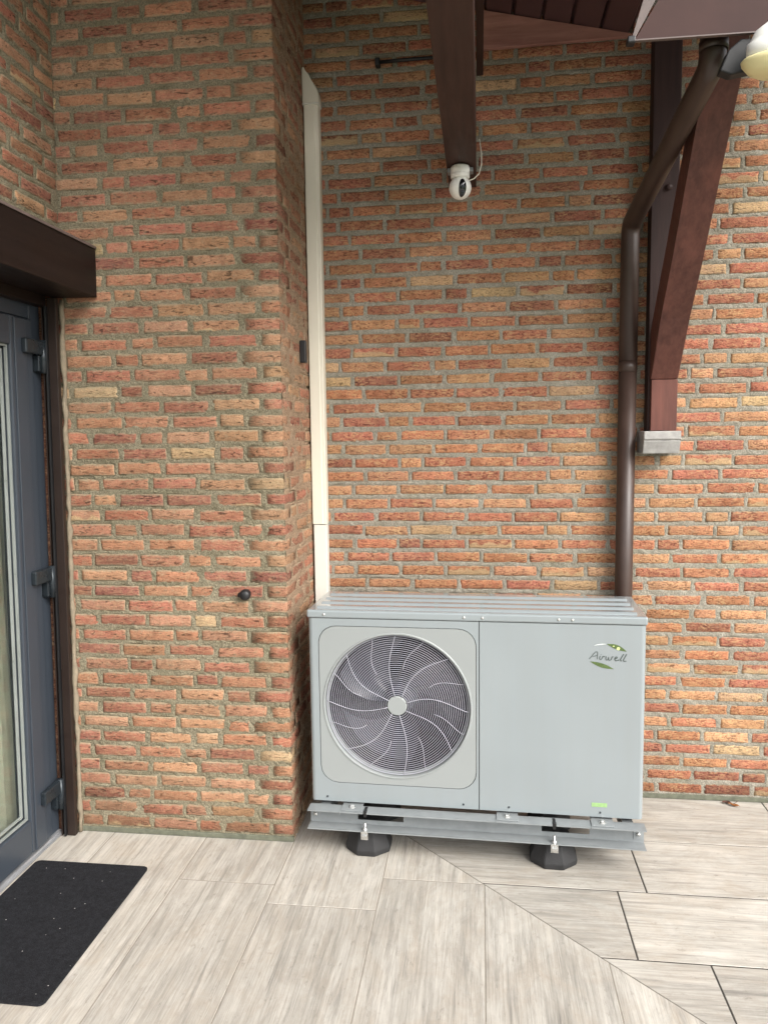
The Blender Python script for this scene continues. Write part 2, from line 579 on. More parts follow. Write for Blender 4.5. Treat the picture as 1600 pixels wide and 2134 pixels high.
def mortar_sheet(name, rects, u0, u1, z0, z1, step, to_world, mat, parent, base, amp, smear, smear_amp, uskip=None):
    """a relief of pointing mortar: high in the joints, dipping under the brick faces, ragged where it laps onto them"""
    nx = int((u1 - u0) / step) + 1
    nz = int((z1 - z0) / step) + 1
    us = np.linspace(u0, u1, nx)
    zs = np.linspace(z0, z1, nz)
    D = np.full((nz, nx), 0.05)
    for a, b, c, d in rects:
        i0 = max(0, int((a - 0.03 - u0) / step)); i1 = min(nx, int((b + 0.03 - u0) / step) + 2)
        j0 = max(0, int((c - 0.03 - z0) / step)); j1 = min(nz, int((d + 0.03 - z0) / step) + 2)
        if i0 >= i1 or j0 >= j1:
            continue
        du = np.abs(us[i0:i1] - (a + b) / 2) - (b - a) / 2 + 0.006
        dz = np.abs(zs[j0:j1] - (c + d) / 2) - (d - c) / 2 + 0.006
        du = du[None, :]
        dz = dz[:, None]
        sd_ = np.hypot(np.maximum(du, 0), np.maximum(dz, 0)) + np.minimum(np.maximum(du, dz), 0) - 0.006
        D[j0:j1, i0:i1] = np.minimum(D[j0:j1, i0:i1], sd_)
    n1 = vnoise(nz, nx, 0.012 / step)
    n2 = vnoise(nz, nx, 0.030 / step)
    n3 = vnoise(nz, nx, 0.13 / step)
    n4 = vnoise(nz, nx, max(1.01, 0.006 / step))
    H = base + amp * (n1 * 1.2 + n2 * 0.8 + n4 * 0.8)
    lap = smear + smear_amp * (n2 * 0.8 + n3 * 2.0 + n1 * 0.25)
    H = H - np.clip(-D - lap, 0, 0.02) * 1.3
    U, Z = np.meshgrid(us, zs)
    V = to_world(U, H, Z)
    vs = np.stack(V, -1).reshape(-1, 3)
    idx = np.arange(nz * nx).reshape(nz, nx)
    f = np.stack((idx[:-1, :-1], idx[1:, :-1], idx[1:, 1:], idx[:-1, 1:]), -1).reshape(-1, 4)
    f = f[:, ::-1]
    # from_pydata is slow for this many: fill the arrays directly
    me = bpy.data.meshes.new(name)
    me.vertices.add(len(vs))
    me.vertices.foreach_set('co', (vs - np.array(OFF[parent])).ravel())
    me.loops.add(f.size)
    me.loops.foreach_set('vertex_index', f.ravel())
    me.polygons.add(len(f))
    me.polygons.foreach_set('loop_start', np.arange(0, f.size, 4))
    me.polygons.foreach_set('loop_total', np.full(len(f), 4))
    me.update(calc_edges=True)
    me.polygons.foreach_set('use_smooth', np.ones(len(f), bool))
    me.materials.append(M[mat])
    o = bpy.data.objects.new(name, me)
    COL.objects.link(o)
    o.parent = parent
    return o


# ------------------------------------------------------------------ bricks
COURSE = 0.0632
ZB = 0.028
BH = 0.0455


def brick_mesh(plan, z0, z1, tone, flag, rough=1.0):
    """plan: list of (point, outward normal) running along the face; returns verts, faces, attributes"""
    n = len(plan)
    zr = [z0, z0, z0 + 0.006, z1 - 0.006, z1, z1]
    dep_r = [-0.03, -0.0035, 0.0, 0.0, -0.0035, -0.03]
    L = n + 2
    tilt_a, tilt_b = random.uniform(-.0018, .0018) * rough, random.uniform(-.0015, .0015) * rough
    vs, at = [], []
    for j, (z, dr) in enumerate(zip(zr, dep_r)):
        wob = random.uniform(-.0015, .0015) * rough
        for i in range(L):
            k = min(max(i - 1, 0), n - 1)
            (p, nm) = plan[k]
            d = dr
            if i in (0, L - 1):
                d = -0.03
            elif i in (1, L - 2):
                d = min(d, -0.003)
            s = k / (n - 1)
            tt = (z - z0) / (z1 - z0)
            if d > -0.02:
                d += tilt_a * (s - .5) * 2 + tilt_b * (tt - .5) * 2 + random.uniform(-.0011, .0011) * rough
            zz = z + (wob + random.uniform(-.0016, .0016) * rough if j in (0, 1, 4, 5) else 0)
            du = random.uniform(-.0025, .0025) * rough if i in (1, L - 2) else 0
            tng = Vector((-nm[1], nm[0], 0))
            q = Vector((p[0], p[1], zz)) + Vector((nm[0], nm[1], 0)) * d + tng * du
            vs.append(q)
            at.append((s, tt, flag))
    fs = []
    for j in range(5):
        for i in range(L - 1):
            a = j * L + i
            fs.append((a, a + 1, a + L + 1, a + L))
    return vs, fs, at, tone


def add_attrs(me, tones, bst):
    a = me.attributes.new('tone', 'FLOAT_COLOR', 'POINT')
    a.data.foreach_set('color', np.asarray(tones, dtype=np.float32).ravel())
    b = me.attributes.new('bst', 'FLOAT_VECTOR', 'POINT')
    b.data.foreach_set('vector', np.asarray(bst, dtype=np.float32).ravel())


def straight_plan(a, b, fn, nm, n):
    ts = [0, 0.06] + [k / (n - 3) for k in range(1, n - 3)] + [0.94, 1] if n > 4 else [k / (n - 1) for k in range(n)]
    return [(fn(a + (b - a) * t), nm) for t in ts]


def pick_tone(pal, jit=0.17):
    r = random.random() * sum(p[0] for p in pal)
    for wgt, c in pal:
        r -= wgt
        if r <= 0:
            break
    k = 1 + random.uniform(-jit, jit)
    return tuple(1.32 * x * k * (1 + random.uniform(-.05, .05)) for x in c) + (1.0,)


PAL_BACK = [(3.2, (0.32, 0.138, 0.075)), (3, (0.31, 0.116, 0.074)), (2.6, (0.36, 0.183, 0.100)), (1.1, (0.25, 0.095, 0.063)), (0.4, (0.41, 0.26, 0.150))]
PAL_PIER = [(3, (0.260, 0.125, 0.076)), (3, (0.245, 0.102, 0.066)), (3, (0.290, 0.160, 0.095)), (0.3, (0.33, 0.235, 0.130)), (1.3, (0.20, 0.082, 0.056))]


def course_splits(u0, u1, prev, joint, lead=None):
    """brick ends along one course of wild bond"""
    for _ in range(60):
        out = []
        u = u0 - random.choice([0.0, 0.053, 0.106, 0.159]) - random.uniform(0, .01)
        if lead is not None:
            u = lead
        hdr_run = 0
        while u < u1:
            if random.random() < 0.2 and hdr_run == 0:
                ln = 0.094
                hdr_run = 2
            else:
                ln = 0.1965
                hdr_run = max(0, hdr_run - 1)
            ln *= 1 + random.uniform(-.025, .025)
            out.append((u, u + ln))
            u += ln + joint * random.uniform(0.8, 1.25)
        js = [b for a, b in out]
        bad = sum(1 for j in js if any(abs(j - q) < 0.022 for q in prev))
        if bad <= 1:
            break
    return out, js


def place_bricks(specs, parent, matname, cap=300):
    """the largest in view become parts of their own, the rest one joined part"""
    scored = []
    for sp in specs:
        plan, z0, z1, tone, flag, vis = sp
        scored.append((vis, sp))
    scored.sort(key=lambda q: -q[0])
    own, rest = scored[:cap], scored[cap:]
    for vis, (plan, z0, z1, tone, flag, _) in own:
        vs, fs, at, tn = brick_mesh(plan, z0, z1, tone, flag)
        o = obj('brick', vs, fs, matname, parent, smooth=True)
        add_attrs(o.data, [tn] * len(vs), at)
    if rest:
        V, F, A, T = [], [], [], []
        for vis, (plan, z0, z1, tone, flag, _) in rest:
            vs, fs, at, tn = brick_mesh(plan, z0, z1, tone, flag)
            k = len(V)
            V += vs
            F += [tuple(i + k for i in f) for f in fs]
            A += at
            T += [tn] * len(vs)
        o = obj('brickwork', V, F, matname, parent, smooth=True)
        add_attrs(o.data, T, A)
        o['kind'] = 'stuff'


def visible_area(p0, p1, hidden):
    x0, y0, _ = project(p0)
    x1, y1, _ = project(p1)
    w_ = min(1600, max(x0, x1)) - max(0, min(x0, x1))
    h_ = min(2134, max(y0, y1)) - max(0, min(y0, y1))
    if w_ <= 0 or h_ <= 0:
        return -1
    return w_ * h_ * (0.01 if hidden else 1)


def zs_course(k):
    return ZB + k * COURSE, ZB + k * COURSE + BH

# ------------------------------------------------------------------ the setting: lawn and terrace floor
gv = [(-60, -60, -0.09), (60, -60, -0.09), (60, 60, -0.09), (-60, 60, -0.09)]
tag(obj('lawn', gv, [(0, 1, 2, 3)], 'lawn'), 'mown green lawn around the terrace', 'lawn', kind='structure')

floor = thing('terrace_floor', 'pale wood-look tiled terrace floor with a mitred joint', 'floor', kind='structure')
MIT = 0.02                                                   # mitre: X + Y = MIT


def clip(poly, a, b, c):
    """keep a*x + b*y <= c"""
    out = []
    for i in range(len(poly)):
        p, q = poly[i], poly[(i + 1) % len(poly)]
        dp, dq = a * p[0] + b * p[1] - c, a * q[0] + b * q[1] - c
        if dp <= 0:
            out.append(p)
        if dp * dq < 0:
            t = dp / (dp - dq)
            out.append((p[0] + (q[0] - p[0]) * t, p[1] + (q[1] - p[1]) * t))
    return out


def tile(poly, along_y):
    poly = [p for i, p in enumerate(poly) if (Vector(p) - Vector(poly[i - 1])).length > 1e-4]
    if len(poly) < 3:
        return
    cx = sum(p[0] for p in poly) / len(poly)
    cy = sum(p[1] for p in poly) / len(poly)
    loc = [(p[0] - cx, p[1] - cy) for p in poly]
    if along_y:
        loc = [(y, -x) for x, y in loc]
    bm = bmesh.new()
    hi = [bm.verts.new((x, y, 0)) for x, y in loc]
    lo = [bm.verts.new((x, y, -0.012)) for x, y in loc]
    top = bm.faces.new(hi)
    n = len(loc)
    for i in range(n):
        bm.faces.new((hi[i], hi[(i + 1) % n], lo[(i + 1) % n], lo[i]))
    bm.faces.new(lo)
    bmesh.ops.bevel(bm, geom=list(top.edges), offset=0.0012, segments=1, affect='EDGES')
    bmesh.ops.recalc_face_normals(bm, faces=bm.faces)
    me = bpy.data.meshes.new('tile')
    bm.to_mesh(me)
    bm.free()
    me.materials.append(M['tile'])
    o = bpy.data.objects.new('tile', me)
    COL.objects.link(o)
    o.parent = floor
    o.location = (cx, cy, random.uniform(-0.0004, 0.0004))
    if along_y:
        o.rotation_euler = (0, 0, R(90))


def area(poly):
    return abs(sum(poly[i - 1][0] * p[1] - p[0] * poly[i - 1][1] for i, p in enumerate(poly))) / 2


XJ = [-1.19, -0.782, -0.371, 0.0105, 0.4135, 0.800, 1.1935] + [1.1935 + 0.392 * k for k in range(1, 10)]
XE = XJ[-1]
CROSS = {0: -1.35, 1: -1.93, 2: -0.863, 3: -0.980, 4: -0.778, 5: -1.90, 6: -2.3, 7: -2.6, 8: -2.2, 9: -2.9, 10: -2.5, 11: -3.3, 12: -3.5, 13: -3.8, 14: -4.1}
YEND = -6.2
for i in range(len(XJ) - 1):
    ys = [0.0]
    y = CROSS[i]
    while y > YEND:
        ys.append(y)
        y -= 1.2
    ys.append(YEND)
    for a, b in zip(ys, ys[1:]):
        g = 0.0017
        pl = [(XJ[i] + g, b + g), (XJ[i + 1] - g, b + g), (XJ[i + 1] - g, a - g), (XJ[i] + g, a - g)]
        pl = clip(pl, 1, 1, MIT - 0.0018)
        if len(pl) >= 3 and area(pl) > 1e-4:
            tile(pl, True)
YJ = [0.0, -0.400, -0.772, -1.151] + [-1.151 - 0.379 * k for k in range(1, 10)]
XC = {0: 0.86, 1: 0.194, 2: 0.088, 3: 0.312, 4: 0.6, 5: 0.2, 6: 0.5, 7: 0.3, 8: 0.7, 9: 0.1, 10: 0.4, 11: 0.8}
for i in range(len(YJ) - 1):
    xs = [-0.1]
    x = XC[i]
    while x < XE:
        xs.append(x)
        x += 1.2
    xs.append(XE)
    for a, b in zip(xs, xs[1:]):
        g = 0.0027
        pl = [(a + g, YJ[i + 1] + g), (b - g, YJ[i + 1] + g), (b - g, YJ[i] - g), (a + g, YJ[i] - g)]
        pl = clip(pl, -1, -1, -(MIT + 0.0030))
        if len(pl) >= 3 and area(pl) > 1e-4:
            tile(pl, False)
prism('grout_bed', [(-1.19, YEND), (XE, YEND), (XE, -XE + MIT), (MIT, 0.0), (-1.19, 0.0)], 'z', -0.08, -0.0009, 'grout_pale', floor)
prism('grout_bed', [(MIT, 0.0), (XE, -XE + MIT), (XE, 0.0)], 'z', -0.08, -0.0014, 'grout_dark', floor)

# ------------------------------------------------------------------ back brick wall
back = thing('brick_wall', 'long rear wall of rough orange-red brick behind the grey heat pump', 'wall', (1.25, 0.0, 0.0))
specs, rects = [], []
prev = []
UB0, UB1, NZ = 0.0, 2.62, 59
for k in range(NZ):
    z0, z1 = zs_course(k)
    row, prev = course_splits(UB0, UB1, prev, 0.0150)
    for a, b in row:
        a2, b2 = max(a, UB0), min(b, UB1)
        if b2 - a2 < 0.03:
            continue
        h = random.uniform(-.0018, .0018)
        zz0, zz1 = z0 + h + random.uniform(-.0015, .0015), z1 + h + random.uniform(-.0015, .0015)
        n = 6 if b2 - a2 > 0.13 else 5
        plan = straight_plan(a2, b2, lambda u: (u, 0.0), (0, -1), n)
        hidden = (0.12 < (a2 + b2) / 2 < 1.38 and z1 < 1.16) or (a2 + b2) / 2 < 0.07
        vis = visible_area((a2, 0, zz0), (b2, 0, zz1), hidden)
        fl = random.uniform(0.15, 0.75) if random.random() < 0.085 else -1.0
        tone = pick_tone(PAL_BACK)
        specs.append((plan, zz0, zz1, tone, fl, vis))
        rects.append((a2, b2, zz0, zz1))
place_bricks(specs, back, 'brick_back')
mortar_sheet('mortar', rects, UB0, UB1, 0.0, NZ * COURSE + 0.02, 0.0058, lambda U, H, Z: (U, -H, Z), 'mortar_back', back, -0.0022, 0.0036, 0.0012, 0.0040)
box('backing', UB0, UB1, 0.035, 0.22, 0.0, NZ * COURSE + 0.02, 'mortar_back', back)

# ------------------------------------------------------------------ brick pier that stands out beside the door
YP = -0.55
XP = 0.006
pier = thing('brick_pier', 'projecting brick pier with thick sandy smeared mortar between door and heat pump', 'pier', (-0.45, YP, 0.0))
specs, rf, rs = [], [], []
prev, prevs = [], []
UL = -1.06
for k in range(NZ):
    z0, z1 = zs_course(k)
    z0 -= 0.0005
    z1 += 0.0035
    # the corner brick: stretcher to the front on odd courses, header on even ones
    fl_ = (0.150 if k % 2 else 0.083) * random.uniform(0.92, 1.06)
    sl_ = 0.10 if k % 2 else 0.19
    h = random.uniform(-.002, .002)
    c0, c1 = z0 + h + random.uniform(-.002, .002), z1 + h + random.uniform(-.002, .002)
    d = 0.70710678
    plan = [((XP - fl_, YP), (0, -1)), ((XP - fl_ * 0.55, YP), (0, -1)), ((XP - 0.007, YP), (0, -1)), ((XP - 0.002, YP + 0.002), (d, -d)),
            ((XP, YP + 0.007), (1, 0)), ((XP, YP + sl_ * 0.55), (1, 0)), ((XP, YP + sl_), (1, 0))]
    specs.append((plan, c0, c1, pick_tone(PAL_PIER), -1.0, visible_area((XP - fl_, YP, c0), (XP, YP, c1), False)))
    rf.append((XP - fl_, XP + 0.02, c0, c1))
    rs.append((YP - 0.02, YP + sl_, c0, c1))
    # front face, laid leftwards from the corner brick
    row = []
    for _ in range(40):
        row = []
        u = XP - fl_ - 0.0165 * random.uniform(.8, 1.3)
        hdr = 0
        while u > UL:
            if random.random() < 0.24 and hdr == 0:
                ln = 0.092; hdr = 2
            else:
                ln = 0.191; hdr = max(0, hdr - 1)
            ln *= 1 + random.uniform(-.04, .04)
            row.append((u - ln, u))
            u -= ln + 0.0165 * random.uniform(.75, 1.4)
        js = [a for a, b in row]
        if sum(1 for j in js if any(abs(j - q) < 0.022 for q in prev)) <= 1:
            break
    prev = [a for a, b in row]
    for a, b in row:
        a2 = max(a, UL)
        if b - a2 < 0.03:
            continue
        h = random.uniform(-.0028, .0028)
        q0, q1 = z0 + h + random.uniform(-.0025, .0025), z1 + h + random.uniform(-.0025, .0025)
        pl = straight_plan(a2, b, lambda u: (u, YP), (0, -1), 6 if b - a2 > .13 else 5)
        fl = random.uniform(0.1, 0.4) if random.random() < 0.04 else -1.0
        hid = b < -0.93
        specs.append((pl, q0, q1, pick_tone(PAL_PIER), fl, visible_area((a2, YP, q0), (b, YP, q1), hid)))
        rf.append((a2, b, q0, q1))
    # return face towards the rear wall
    v = YP + sl_ + 0.017
    while v < -0.03:
        ln = (0.19 if random.random() > 0.3 else 0.092)
        e = min(v + ln, -0.004)
        if e - v > 0.03:
            q0, q1 = z0 + random.uniform(-.003, .003), z1 + random.uniform(-.003, .003)
            pl = straight_plan(v, e, lambda y: (XP, y), (1, 0), 5)
            specs.append((pl, q0, q1, pick_tone(PAL_PIER), -1.0, visible_area((XP, v, q0), (XP, e, q1), z1 < 0.95)))
            rs.append((v, e, q0, q1))
        v = e + 0.017
place_bricks(specs, pier, 'brick_pier')
mortar_sheet('mortar', rf, UL, XP - 0.001, 0.0, NZ * COURSE + 0.02, 0.0052, lambda U, H, Z: (U, YP - H, Z), 'mortar_pier', pier, -0.0020, 0.0044, 0.0030, 0.0065)
mortar_sheet('mortar', rs, YP + 0.001, -0.002, 0.0, NZ * COURSE + 0.02, 0.0055, lambda U, H, Z: (XP + H, U, Z), 'mortar_side', pier, -0.0004, 0.0050, 0.0080, 0.0220)
box('backing', UL, XP - 0.03, YP + 0.03, -0.02, 0.0, NZ * COURSE + 0.02, 'mortar_pier', pier)
prism('base_joint', [(-0.93, YP - 0.004), (XP + 0.003, YP - 0.006), (XP + 0.004, YP + 0.01), (-0.93, YP + 0.01)], 'z', 0.0, 0.022, 'edgestone', pier, 0.003)
prism('base_joint', [(UB0 + .03, -0.006), (UB1, -0.006), (UB1, 0.01), (UB0 + .03, 0.01)], 'z', 0.0, 0.022, 'edgestone', back, 0.003)

# ------------------------------------------------------------------ left wall with the door opening (leans a touch)
LEAN = (0, R(0.95), 0)
LX = -0.935
leftw = thing('brick_wall', 'side brick wall above the dark lintel, meeting the pier in a corner', 'wall', (LX, 0, 0), LEAN, local=True)
specs, rects = [], []
prev = []
for k in range(NZ):
    z0, z1 = zs_course(k)
    if z0 > 2.40:
        lo_, hi_ = -2.3, -0.556
    else:
        lo_, hi_ = -2.3, -1.56
    row, prev = course_splits(lo_, hi_, prev, 0.0195)
    for a, b in row:
        a2, b2 = max(a, lo_), min(b, hi_)
        if b2 - a2 < 0.03:
            continue
        q0, q1 = z0 + random.uniform(-.002, .002), z1 + random.uniform(-.002, .002)
        pl = straight_plan(a2, b2, lambda y: (0.0, y), (1, 0), 6 if b2 - a2 > .13 else 5)
        tone = pick_tone(PAL_PIER)
        xw = LX + math.tan(LEAN[1]) * q0
        specs.append((pl, q0, q1, tone, random.uniform(.1, .4) if random.random() < .06 else -1.0, visible_area((xw, a2, q0), (xw, b2, q1), False)))
        rects.append((a2, b2, q0, q1))
place_bricks(specs, leftw, 'brick_pier')
mortar_sheet('mortar', [r for r in rects if r[2] > 2.39], -2.3, -0.553, 2.40, NZ * COURSE + 0.02, 0.007, lambda U, H, Z: (H, U, Z), 'mortar_pier', leftw, -0.002, 0.005, 0.002, 0.006)
mortar_sheet('mortar', [r for r in rects if r[2] < 2.42], -2.3, -1.56, 0.0, 2.40, 0.012, lambda U, H, Z: (H, U, Z), 'mortar_pier', leftw, -0.002, 0.005, 0.002, 0.006)
boxes('backing', [(-0.25, -0.03, -2.3, -0.53, 2.402, NZ * COURSE), (-0.25, -0.03, -2.3, -1.56, 0.0, 2.40)], 'mortar_pier', leftw)
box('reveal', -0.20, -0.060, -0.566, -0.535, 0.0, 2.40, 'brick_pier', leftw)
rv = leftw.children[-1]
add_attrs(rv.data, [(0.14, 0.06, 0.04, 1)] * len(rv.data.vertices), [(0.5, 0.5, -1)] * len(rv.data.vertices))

# ------------------------------------------------------------------ lintel beam over the door
lint = thing('lintel_beam', 'very dark brown boxed beam running over the grey door', 'beam', (LX, -1.2, 2.225), LEAN, local=True)
T = 2.225
box('beam', 0.0, 0.190, -1.62 + 1.2, -0.5535 + 1.2, 0.04, 0.235, 'lintel', lint, 0.003)
bpy.data.objects['beam'].location.y -= 0.0
prism('cover_strip', [(0.0, 0.2385), (0.195, 0.2385), (0.195, 0.229), (0.1915, 0.229), (0.1915, 0.2355), (0.0, 0.2355)], 'y', -0.43, 0.645, 'fascia_edge', lint)
box('inner_board', -0.10, -0.004, -0.42, 0.60, 0.0, 0.16, 'lintel', lint, 0.002)

# ------------------------------------------------------------------ shutter guide at the corner
guide = thing('shutter_guide', 'brown vertical shutter guide rail fixed in the corner beside the pier', 'guide rail', (LX, -0.58, 0.0), LEAN, local=True)
box('rail', -0.036, 0.0, -0.022, 0.0, 0.003, 2.258, 'jamb', guide, 0.0015)
box('rail', -0.044, -0.037, -0.034, 0.008, 0.003, 2.225, 'black', guide, 0.001)
box('rail', -0.060, -0.056, -0.026, 0.010, 0.003, 2.225, 'jamb', guide, 0.001)
box('slot', -0.056, -0.044, -0.004, 0.010, 0.003, 2.225, 'black', guide)
pts = []
bm = bmesh.new()
nseg = 60
for i in range(nseg + 1):
    z = 0.004 + i * 2.25 / nseg
    pts.append((0.003 + random.uniform(-.003, .003), 0.018 + random.uniform(-.003, .003), z))
tube('sealant', pts, [0.0110 + random.uniform(-.0045, .0035) for _ in pts], 'caulk', guide, 8)

# ------------------------------------------------------------------ glazed door
door = thing('glazed_door', 'anthracite grey glazed door with three barrel hinges', 'door', (LX, -1.07, 0.0), LEAN, local=True)
# local: x outwards, y along the wall (pier side = +), z up
Y1 = 0.492
box('frame_jamb', -0.150, -0.085, 0.418, Y1, 0.018, 2.24, 'door', door, 0.004)
box('frame_jamb', -0.150, -0.085, -Y1, -0.418, 0.018, 2.24, 'door', door, 0.004)
box('frame_head', -0.150, -0.0853, -0.4178, 0.4178, 2.17, 2.2397, 'door', door, 0.004)
box('weather_strip', -0.086, -0.081, 0.4165, 0.426, 0.03, 2.17, 'door', door, 0.001)
# sash
box('stile', -0.140, -0.072, 0.270, 0.415, 0.030, 2.165, 'door', door, 0.005)
box('stile', -0.140, -0.072, -0.415, -0.270, 0.030, 2.165, 'door', door, 0.005)
box('rail', -0.140, -0.0722, -0.2698, 0.2698, 0.030, 0.168, 'door', door, 0.005)
box('rail', -0.140, -0.0722, -0.2698, 0.2698, 2.055, 2.165, 'door', door, 0.005)
box('stile_step', -0.0725, -0.0665, 0.292, 0.365, 0.032, 2.16, 'door', door, 0.003)
for i in range(2):
    e = 0.268 - i * 0.016
    d0 = -0.085 - i * 0.012
    boxes('glazing_bead', [(d0 - 0.010, d0, e - 0.007, e, 0.172 + i * 0.016, 2.053 - i * 0.016), (d0 - 0.010, d0, -e, -e + 0.007, 0.172 + i * 0.016, 2.053 - i * 0.016),
                           (d0 - 0.010, d0, -e + 0.007, e - 0.007, 0.172 + i * 0.016, 0.179 + i * 0.016), (d0 - 0.010, d0, -e + 0.007, e - 0.007, 2.046 - i * 0.016, 2.053 - i * 0.016)], 'bead', door)
box('pane', -0.116, -0.110, -0.262, 0.262, 0.174, 2.05, 'glass', door)
for hz in (0.205, 1.120, 2.035):
    hg = box('hinge', -0.068, -0.044, 0.330, 0.452, hz - 0.005, hz + 0.052, 'hinge', door, 0.006)
    c = OFF[hg]
    tube('knuckle', [(-0.052, 0.455, hz - 0.075), (-0.052, 0.455, hz + 0.055)], 0.014, 'hinge', hg, 16)
    box('leaf', -0.086, -0.056, 0.430, 0.452, hz - 0.07, hz - 0.006, 'hinge', hg, 0.003)
prism('threshold', [(-0.15, 0.0), (-0.066, 0.0), (-0.064, 0.006), (-0.074, 0.009), (-0.076, 0.016), (-0.085, 0.0175), (-0.15, 0.0175)], 'y', -0.49, 0.49, 'alu', door)

cur = thing('net_curtain', 'pale net curtain hanging in folds behind the door glass', 'curtain', (LX - 0.17, -1.07, 0.02), local=True)
vs, fs = [], []
NU = 140
for j in range(2):
    for i in range(NU + 1):
        y = -0.48 + 0.96 * i / NU
        x = 0.014 * math.sin(i * 0.62) + 0.006 * math.sin(i * 1.7 + 1)
        vs.append((x, y, 0.0 if j == 0 else 2.25))
for i in range(NU):
    fs.append((i, i + 1, NU + 2 + i, NU + 1 + i))
obj('cloth', vs, fs, 'curtain', cur, True)

# ------------------------------------------------------------------ door mat
dm_pts = []
rc = 0.017
mx0, mx1, my0, my1 = -0.985, -0.515, -1.553, -0.806
for cx_, cy_, a0 in ((mx1 - rc, my1 - rc, 0), (mx0 + rc, my1 - rc, 90), (mx0 + rc, my0 + rc, 180), (mx1 - rc, my0 + rc, 270)):
    for k in range(7):
        a = R(a0 + k * 15)
        dm_pts.append((cx_ + rc * math.cos(a), cy_ + rc * math.sin(a)))
dm = prism('door_mat', dm_pts, 'z', 0.001, 0.009, 'mat', None, 0.002, 2)
tag(dm, 'black flecked rectangular door mat with rounded corners lying at the door', 'mat')

# ------------------------------------------------------------------ trunking beside the pier
tr = thing('pipe_trunking', 'cream plastic pipe trunking rising up the corner behind the heat pump', 'trunking', (0.05, -0.03, 0.0))
X0, X1 = 0.0105, 0.0765
prism('cover', [(X0, -0.006), (X0, -0.058), (X0 + 0.003, -0.062), (X1 - 0.019, -0.062), (X1 - 0.016, -0.059), (X1 - 0.003, -0.059), (X1, -0.056), (X1, -0.006)], 'z', 1.287, 3.17, 'trunk', tr)
prism('lower_cover', [(X0 + .004, -0.006), (X0 + .004, -0.056), (X0 + .007, -0.059), (X1 - 0.004, -0.059), (X1 - 0.001, -0.056), (X1 - 0.001, -0.006)], 'z', 0.12, 1.283, 'trunk_low', tr)
prism('end_cap', [(X0 - .004, 3.162), (X1 + .004, 3.158), (X1 + .004, 3.195), (X1, 3.214), (X1 - .010, 3.234), (X1 - .026, 3.255), (X1 - 0.044, 3.278), (X0 + .008, 3.312), (X0 + .001, 3.318), (X0 - .004, 3.308)], 'y', -0.068, -0.004, 'trunk', tr, 0.006, 3)
box('cap_lip', X0 - .0045, X1 + .0055, -0.0695, -0.004, 3.1545, 3.1615, 'trunk_low', tr, 0.0015)

blk = box('cable_outlet', XP + 0.0008, XP + 0.028, -0.232, -0.196, 2.015, 2.110, 'black', None, 0.004)
tag(blk, 'small black box screwed to the side of the brick pier', 'outlet box')
kn = thing('wall_plug', 'shiny black oval plug sticking out of the pier brickwork', 'plug', (-0.166, YP, 1.05))
lathe('cap', [(0.0, -0.042), (0.014, -0.041), (0.021, -0.034), (0.023, -0.022), (0.019, -0.008), (0.019, 0.004)], (-0.162, YP, 1.056), 'black', kn, 'y', 24)
lathe('nozzle', [(0.0, -0.020), (0.008, -0.019), (0.011, -0.012), (0.011, 0.004)], (-0.187, YP, 1.052), 'black', kn, 'y', 16)

# ------------------------------------------------------------------ heat pump
ROT = R(-1.7)
hp = thing('heat_pump', 'light grey outdoor heat pump with one big round fan grille', 'heat pump', (0.752, -0.602, 0.205), (0, 0, ROT), local=True)
ZB0 = 0.205
W2 = 0.655
ZT = 0.762                                                # casing height above its own base, lid above
US = 0.028


def rz(z):
    return z - ZB0


FCX, FCZ, FR = -0.298, rz(0.614), 0.2925
N = 128


def rect_ray(a, l, r, b, t, rad=0.0):
    """point where the ray at angle a from (0,0) leaves the (rounded) rectangle"""
    c, s = math.cos(a), math.sin(a)
    lo_, hi_ = 0.0, 5.0
    for _ in range(40):
        m_ = (lo_ + hi_) / 2
        x, y = c * m_, s * m_
        cx_, cy_ = (l + r) / 2, (b + t) / 2
        dx, dy = abs(x - cx_) - (r - l) / 2 + rad, abs(y - cy_) - (t - b) / 2 + rad
        sdv = math.hypot(max(dx, 0), max(dy, 0)) + min(max(dx, dy), 0) - rad
        if sdv > 0:
            hi_ = m_
        else:
            lo_ = m_
    return c * lo_, s * lo_


def angles_with(corners):
    an = [2 * math.pi * k / N for k in range(N)] + [math.atan2(y, x) % (2 * math.pi) for x, y in corners]
    return sorted(set(round(a, 6) for a in an))


def frame_rings(name, loops, mat, parent, smooth=False):
    """bridge closed loops of equal length"""
    vs, fs = [], []
    n = len(loops[0])
    for lp in loops:
        vs += lp
    for j in range(len(loops) - 1):
        for i in range(n):
            i2 = (i + 1) % n
            fs.append((j * n + i, j * n + i2, (j + 1) * n + i2, (j + 1) * n + i))
    return fix_normals(obj(name, vs, fs, mat, parent, smooth))


L_, R_, B_, T_ = -W2 + 0.018 - FCX, US - 0.0012 - FCX, 0.0 - FCZ, ZT - FCZ
pl_, pr_, pb_, pt_ = -0.6115 - FCX, 0.0165 - FCX, rz(0.287) - FCZ, rz(0.936) - FCZ
corn = [(L_, B_), (R_, B_), (R_, T_), (L_, T_)]
AN = angles_with(corn)
outer = [rect_ray(a, L_, R_, B_, T_) for a in AN]
hole = [rect_ray(a, pl_ - .0022, pr_ + .0022, pb_ - .0022, pt_ + .0022, 0.072) for a in AN]
pan = [rect_ray(a, pl_, pr_, pb_, pt_, 0.070) for a in AN]


def at(lp, v):
    return [(FCX + x, v, FCZ + z) for x, z in lp]


frame_rings('fan_side_panel', [at(outer, 0.012), at(outer, 0.0), at(hole, 0.0), at([(x * .999, z * .999) for x, z in hole], 0.008)], 'paint', hp)
circ = [(math.cos(a), math.sin(a)) for a in AN]


def cl(r, v):
    return [(FCX + c * r, v, FCZ + s * r) for c, s in circ]


